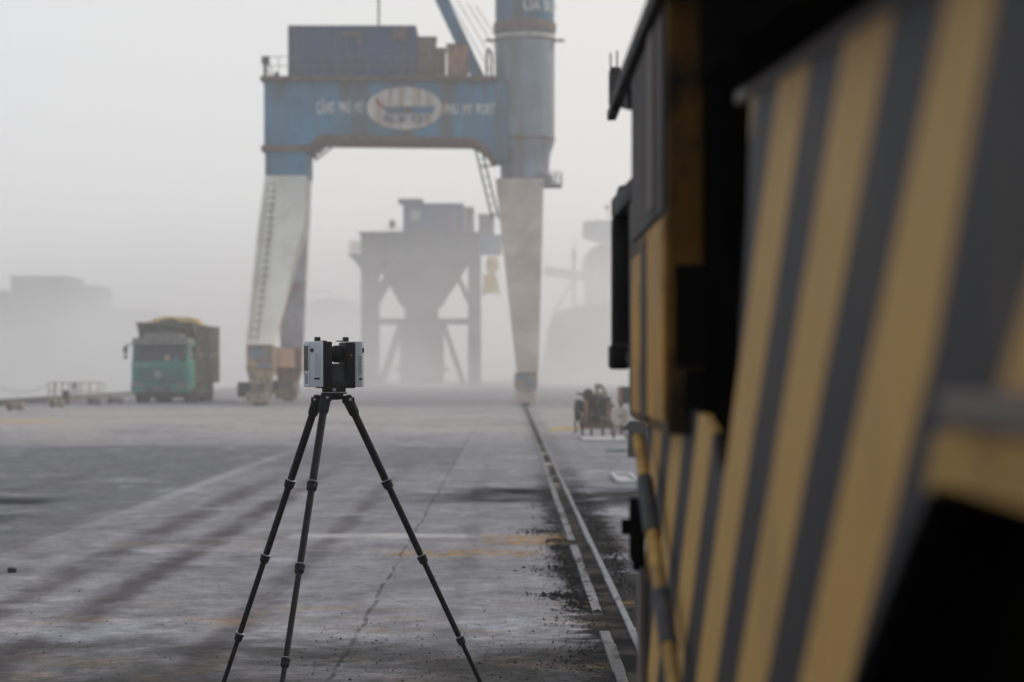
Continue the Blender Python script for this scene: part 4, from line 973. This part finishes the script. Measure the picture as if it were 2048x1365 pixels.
g = B(o_); g.tube([E(1156, 835, .1), E(1150, 848, .1), E(1153, 862, 0), E(1148, 866, -.05)], .022, 6); g.tube([E(1162, 830, .1), E(1160, 850, .0), E(1164, 862, -.05)], .022, 6); g.build('hose', M['rubber'], en)
# white reel
Yw_ = 50.5; p = P(1240, 832, Yw_); o_ = (p.x, Yw_, 0); r_ = 18 * Yw_ / K
rl = thing('cable_reel', 'pale round reel standing right of the rusty engine', 'cable reel', o_)
for dy in (-.12, .12):
    g = B(o_); g.lathe((p.x, Yw_ + dy, r_ + .33), (0, 1, 0), [(.04, -.01), (r_ * .94, -.015), (r_, -.005), (r_, .012), (.04, .015)], 32); g.build('flange', M['white'], rl, True)
g = B(o_); g.cyl((p.x, Yw_ - .13, r_ + .33), (p.x, Yw_ + .12, r_ + .33), r_ * .45, n=24); g.build('core', M['yblock'], rl, True)
g = B(o_); g.bar((p.x - .15, Yw_, 0), (p.x, Yw_, r_ + .33), .04, .04); g.bar((p.x + .15, Yw_, 0), (p.x, Yw_, r_ + .33), .04, .04); g.build('stand', M['rust'], rl)
# rusty upright drum behind reel
Yd = 55.0; p = P(1252, 0, Yd); o_ = (p.x, Yd, 0)
dm = thing('fuel_tank', 'dark tank on legs with a rusty left strap behind the reel', 'tank', o_)
g = B(o_); g.box2(P(1238, 808, Yd), P(1290, 774, Yd) + Vector((0, .7, 0)), .05); bb = g.build('body', M['dark'], dm, True)
g = B(o_); g.box2(P(1237, 806, Yd) + Vector((0, -.03, 0)), P(1244, 776, Yd) + Vector((0, .3, 0)), .01); g.build('strap', M['rustorange'], bb)
g = B(o_)
for x in (1243, 1286):
    for dy in (.1, .6): q = P(x, 807, Yd); g.box2((q.x - .03, Yd + dy - .03, 0), (q.x + .03, Yd + dy + .03, q.z))
g.build('leg', M['rust'], dm)
# dark post with sloped cap
Yp = YG(915); p = P(1276, 0, Yp); o_ = (p.x, Yp + .15, 0)
ps = thing('valve_post', 'dark stubby post with pointed cap next to the striped machine', 'post', o_)
g = B(o_); a = P(1257, 858, Yp); b_ = P(1296, 858, Yp); g.box2((a.x, Yp, 0), (b_.x, Yp + .3, a.z), .02); g.build('body', M['postdark'], ps, True)
g = B(o_); g.prism([P(1244, 861, Yp), P(1262, 842, Yp), P(1290, 842, Yp), P(1300, 861, Yp)], (0, .3, 0), .01); g.build('cap', M['postdark'], ps, True)
# slabs / tray / rag
def flat(name, lab, cat, px0, px1, pyf, pyb, th, mt, frame=False):
    Y0 = YG(pyf, th); Y1 = YG(pyb, th); a = P(px0, 0, Y0).x; b_ = P(px1, 0, Y0).x; o_ = ((a + b_) / 2, (Y0 + Y1) / 2, 0)
    g = B(o_)
    if frame:
        g.box2((a, Y0, .001), (b_, Y0 + .25, th), .01); g.box2((a, Y1 - .3, .001), (b_, Y1, th), .01); g.box2((a, Y0 + .25, .001), (a + .06, Y1 - .3, th), .01); g.box2((b_ - .06, Y0 + .25, .001), (b_, Y1 - .3, th), .01); g.box2((a + .06, Y0 + .25, .001), (b_ - .06, Y1 - .3, th * .3))
    else: g.box2((a, Y0, .001), (b_, Y1, th), .01)
    return tag(g.build(name, mt), lab, cat)
flat('concrete_slab', 'pale flat slab with dark front edge under the rusty engine', 'slab', 1167, 1262, 880, 872, .045, M['slabw'])
flat('steel_tray', 'small pale open tray lying beside the striped machine', 'tray', 1236, 1284, 962, 945, .05, M['slabw'], True)
Yr = YG(903); p = P(1237, 0, Yr); g = B((p.x, Yr, 0)); vs = []
for j in range(5):
    for i in range(13):
        vs.append((p.x - .22 + i * .037, Yr - .3 + j * .15, .012 + .03 * abs(mnoise.noise(Vector((i * .6, j * .8, 2)))) + .008))
g._add(vs, [(j * 13 + i, j * 13 + i + 1, (j + 1) * 13 + i + 1, (j + 1) * 13 + i) for j in range(4) for i in range(12)])
tag(g.build('rag', M['teal'], smooth=True), 'crumpled teal rag on the paving below the engine', 'rag')

# ================================================================== striped machine filling the right of the view
CX = .30
OM = (1.4, 2.8, 0)
mc = thing('loading_machine', 'yellow machine with black diagonal hazard stripes filling the right side', 'heavy vehicle', OM)
def Z(zp): return H + zp
sm, t, b = newmat('hazard_stripes'); v = t.obj(); X, Y, Zz = t.sep(v)
# object coordinates are relative to OM
yy = t.math('ADD', Y, OM[1]); zz_ = t.math('SUBTRACT', Zz, H)
wob = t.math('MULTIPLY', t.math('SUBTRACT', t.noise(v, 6, 3, .6), .5), .012)
s_ = t.math('ADD', t.math('ADD', yy, t.math('MULTIPLY', zz_, 1.45)), wob)
fr = t.math('FRACT', t.math('DIVIDE', t.math('SUBTRACT', s_, 1.72 - .565 * 4), .565))
st = t.math('MULTIPLY', t.ss(fr, .0, .012), t.ss(fr, .53, .545, 1, 0))
edge_ = t.math('MULTIPLY', t.math('MAXIMUM', zz_, 0.0), .45)
st = t.math('MULTIPLY', st, t.math('SUBTRACT', 1.0, t.math('MULTIPLY', t.ss(s_, 1.5, 1.51), t.ss(t.math('SUBTRACT', s_, edge_), 1.715, 1.725, 1, 0))))
chip = t.ss(t.noise(v, 14, 8, .75), .63, .68)
st = t.math('MULTIPLY', st, t.math('SUBTRACT', 1.0, t.math('MULTIPLY', chip, .8)))
ye = t.mix(t.noise(v, 9, 5, .6), (0.43, 0.240, 0.060), (0.54, 0.325, 0.098)); bk = t.mix(t.noise(v, 12, 5, .6), (0.010, 0.010, 0.011), (0.022, 0.021, 0.024))
cc = t.mix(st, bk, ye)
cc = t.mix(t.math('MULTIPLY', t.ss(t.noise(t.vmul(v, (1, 1, .22)), 8, 7, .72), .52, .70), .42), cc, (0.13, 0.085, 0.05))
t.put(b.inputs['Base Color'], cc); b.inputs['Roughness'].default_value = .6; b.inputs['Specular IOR Level'].default_value = .15
pp = [(5.32, -.95), (5.32, .05), (4.03, .05), (3.99, -.068), (3.9, -.072), (3.72, -.072), (3.56, -.092), (3.43, -.15), (3.34, -.13), (3.16, .0), (3.04, .19), (3.00, .338), (1.786, .275), (.9, .25), (.1, .25), (.1, -.082), (1.64, -.076), (1.72, -.086), (1.82, -.13), (2.10, -.27), (2.66, -.62), (2.80, -.95)]
g = B(OM); g.prism([(CX, y, Z(z)) for y, z in pp], (.012, 0, 0)); pl = g.build('striped_panel', sm, mc)
g = B(OM)
for (a, b_) in (((3.16, .352), (1.786, .282)), ((1.786, .282), (.1, .257))): g.bar((CX + .01, a[0], Z(a[1])), (CX + .01, b_[0], Z(b_[1])), .03, .016, .003)
g.build('panel_lip', M['mledge'], pl)
g = B(OM); g.bar((CX - .006, 1.60, Z(-.026)), (CX - .006, .1, Z(-.028)), .02, .024, .006); g.build('fender_ledge', M['mledge'], pl, True)
g = B(OM); g.prism([(CX - .008, y, Z(z)) for y, z in ((1.67, -.048), (1.60, -.040), (.1, -.042), (.1, -.084), (1.63, -.079), (1.70, -.088))], (.02, 0, 0), .002); g.build('fender_edge', M['fender'], pl)
g = B(OM); g.prism([(CX - .06, y, Z(z)) for y, z in ((3.06, .360), (1.786, .294), (.1, .268), (.1, .609), (3.06, .609))], (.158, 0, 0)); g.build('upper_overhang', M['mblack'], mc)
# body behind and above, its near-black colour standing for the shade in the recesses
g = B(OM); g.box2((CX + .10, .1, .55), (2.6, 5.3, Z(.66)), .02); g.build('body', M['mblack'], mc)
g = B(OM)
g.box2((CX + .002, 2.7, .50), (CX + .09, 5.3, .58)); g.build('sill', M['mblack'], mc)
for y in (.85, 4.35):
    for x0, x1 in ((.34, .80), (2.0, 2.5)):
        g = B(OM); r_ = .68
        g.lathe((x0, y, r_), (1, 0, 0), [(.30, 0), (r_ * .9, .0), (r_, .05), (r_, x1 - x0 - .05), (r_ * .9, x1 - x0), (.30, x1 - x0)], 48)
        for i in range(26):
            a = 2 * math.pi * i / 26; q = Matrix.Rotation(a, 3, 'X'); c_ = Vector(((x0 + x1) / 2, y, r_)) + q @ Vector((0, 0, r_)); g.box(c_, (x1 - x0 - .04, .07, .05), 0, .01, q)
        wh = g.build('wheel', M['tyre'], mc, True)
        g = B(OM); g.lathe((x0 - .004, y, r_), (1, 0, 0), [(.05, .0), (.22, .01), (.30, .0), (.305, .06)], 32); g.build('rim', M['mbrown'], wh, True)
# cab box hanging out
bx = .262; Y0, Y1 = 4.0, 5.13
g = B(OM); g.box2((bx, Y0, Z(-.111)), (.322, Y1, Z(.655)), .006); cabm = g.build('cab', M['mbrown'], mc)
g = B(OM); g.box2((bx - .006, Y0 + .02, Z(-.09)), (bx - .001, 4.50, Z(.250)), .001); g.box2((bx - .006, 4.72, Z(-.09)), (bx - .001, 5.06, Z(.225)), .001); g.build('side_panel', M['myellow'], cabm)
g = B(OM); g.box2((bx - .007, 4.52, Z(-.10)), (bx - .001, 4.70, Z(.24)), .001); g.build('door_gap', M['mdark'], cabm)
gm_, t, b = newmat('cab_side_glass'); b.inputs['Base Color'].default_value = (0.06, 0.063, 0.075, 1); b.inputs['Roughness'].default_value = .6; b.inputs['Specular IOR Level'].default_value = .08
t.put(b.inputs['Base Color'], t.mix(t.ss(t.noise(t.vmul(t.obj(), (1, 1, .35)), 7, 3, .5), .4, .6), (0.006, 0.007, 0.009, 1), (0.05, 0.042, 0.04, 1)))
g = B(OM); g.box2((bx - .006, Y0 + .03, Z(.262)), (bx - .001, 5.05, Z(.60)), .001); g.build('side_window', gm_, cabm)
g = B(OM); g.box2((bx - .010, Y0 + .25, Z(.28)), (bx - .0065, Y0 + .42, Z(.60)), .001); g.build('window_pillar', M['mledge'], cabm)
g = B(OM); g.box2((.275, Y0 - .012, Z(.0)), (.321, Y0 - .001, Z(.17)), .003); g.box2((.292, Y0 - .012, Z(-.085)), (.321, Y0 - .001, Z(-.004)), .003); g.build('front_plate', M['mblack'], cabm)
# roof with overhang and end bracket
c2 = .24
g = B(OM); g.box2((c2, 1.4, Z(.610)), (2.6, 5.68, Z(.645)), .004); g.prism([(c2 + .02, 5.30, Z(.609)), (c2 + .02, 5.66, Z(.609)), (c2 + .02, 5.30, Z(.565))], (.3, 0, 0)); rf = g.build('roof', M['mdark'], mc)
g = B(OM); g.box2((.247, 5.9, Z(.65)), (.272, 6.0, Z(.735)), .004); g.box2((.240, 5.68, Z(.605)), (.262, 5.92, Z(.628)), .003); bc = g.build('aerial_box', M['mgrey'], rf)
g = B(OM); g.cyl((.250, 5.95, Z(.735)), (.250, 5.95, Z(.775)), .002, n=6); g.cyl((.266, 5.95, Z(.735)), (.266, 5.95, Z(.78)), .002, n=6); g.build('aerial', M['mdark'], bc)
# mirror assembly
g = B(OM); g.box2((.240, 5.62, Z(.03)), (.285, 5.70, Z(.355)), .014, 3); g.box2((.234, 5.58, Z(-.004)), (.280, 5.72, Z(.055)), .012, 3); mi = g.build('mirror', M['mdark'], mc, True)
g = B(OM); g.bar((.262, 5.64, Z(.37)), (.300, 5.13, Z(.40)), .05, .05, .01); g.box2((.250, 5.58, Z(.35)), (.300, 5.68, Z(.425)), .02); g.bar((.28, 5.64, Z(.03)), (.300, 5.13, Z(-.03)), .03, .03, .01); g.box2((.268, 5.14, Z(-.11)), (.300, 5.40, Z(.38)), .01); g.build('mirror_bracket', M['mdark'], mi, True)
# striped handrail pipe
pa = Vector((.271, 5.05, Z(-.148))); pb = Vector((.271, 3.92, Z(-.535)))
segs = [(0, .20, 'fender', .0125), (.20, .43, 'mgrey', .0165), (.43, .66, 'fender', .0125), (.66, .84, 'mgrey', .0165), (.84, 1.4, 'fender', .0125)]
hr = None
for a, b_, mm, rr_ in segs:
    g = B(OM); g.cyl(pa + (pb - pa) * a, pa + (pb - pa) * b_, rr_, n=20); o_ = g.build('handrail' if hr is None else 'rail_sleeve', M[mm], hr if hr else mc, True)
    if hr is None: hr = o_
# latch lever
g = B(OM); g.box2((.262, 5.20, Z(-.42)), (.292, 5.28, Z(-.30)), .008); g.cyl((.244, 5.24, Z(-.345)), (.27, 5.24, Z(-.345)), .017, n=16); g.cyl((.262, 5.24, Z(-.305)), (.29, 5.24, Z(-.305)), .022, n=16); g.cyl((.268, 5.24, Z(-.42)), (.295, 5.24, Z(-.42)), .020, n=16)
g.build('latch', M['mblack'], mc, True)
g = B(OM); g.cyl((.27, 4.1, Z(-.56)), (.295, 4.1, Z(-.56)), .03, n=16); g.build('pivot', M['mblack'], mc, True)
g = B(OM); g.box2((.283, 5.22, Z(-.95)), (.2995, 5.33, Z(-.43)), .003); g.build('end_flange', M['mledge'], mc)

# ================================================================== air
def volmat(name, dens, col):
    m = bpy.data.materials.new(name); m.use_nodes = True; nt = m.node_tree; nt.nodes.clear()
    o = nt.nodes.new('ShaderNodeOutputMaterial'); v = nt.nodes.new('ShaderNodeVolumePrincipled')
    v.inputs['Color'].default_value = (*col, 1); v.inputs['Density'].default_value = dens; v.inputs['Anisotropy'].default_value = 0.5
    nt.links.new(v.outputs[0], o.inputs['Volume']); return m
g = B(); g.box2((-950, -70, -3.0), (950, 1500, 30)); hz = g.build('haze', volmat('haze_air', 0.0021, (0.985, 0.985, 0.99))); tag(hz, kind='stuff')
DCC, DCR = (4, 285, -10), (140, 190, 32)
vm = bpy.data.materials.new('dust_air'); vm.use_nodes = True; vt = vm.node_tree; vt.nodes.clear(); t = NT(vm)
o = t.n('ShaderNodeOutputMaterial'); v = t.n('ShaderNodeVolumePrincipled'); v.inputs['Color'].default_value = (0.98, 0.98, 0.985, 1); v.inputs['Anisotropy'].default_value = 0.5
q = t.vmul(t.obj(), tuple(1 / a for a in DCR)); ln = t.n('ShaderNodeVectorMath', operation='LENGTH'); t.put(ln.inputs[0], q)
fall = t.ss(ln.outputs['Value'], 0.0, 1.0, 1.0, 0.0)
pf_ = t.ss(t.noise(t.vmul(t.obj(), (1, .4, 1.6)), 0.05, 4, .6), .36, .64, .25, 1.9)
t.put(v.inputs['Density'], t.math('MULTIPLY', t.math('MULTIPLY', fall, pf_), DUST_D))
vt.links.new(v.outputs[0], o.inputs['Volume'])
g = B(DCC); g.sphere(DCC, 1.0, 5, 0, DCR); dc = g.build('dust_cloud', vm, smooth=True)
tag(dc, 'pale dust cloud drifting around the hopper gantry', 'dust', kind='stuff')
sc.cycles.volume_step_rate = 2.0; sc.cycles.volume_max_steps = 256
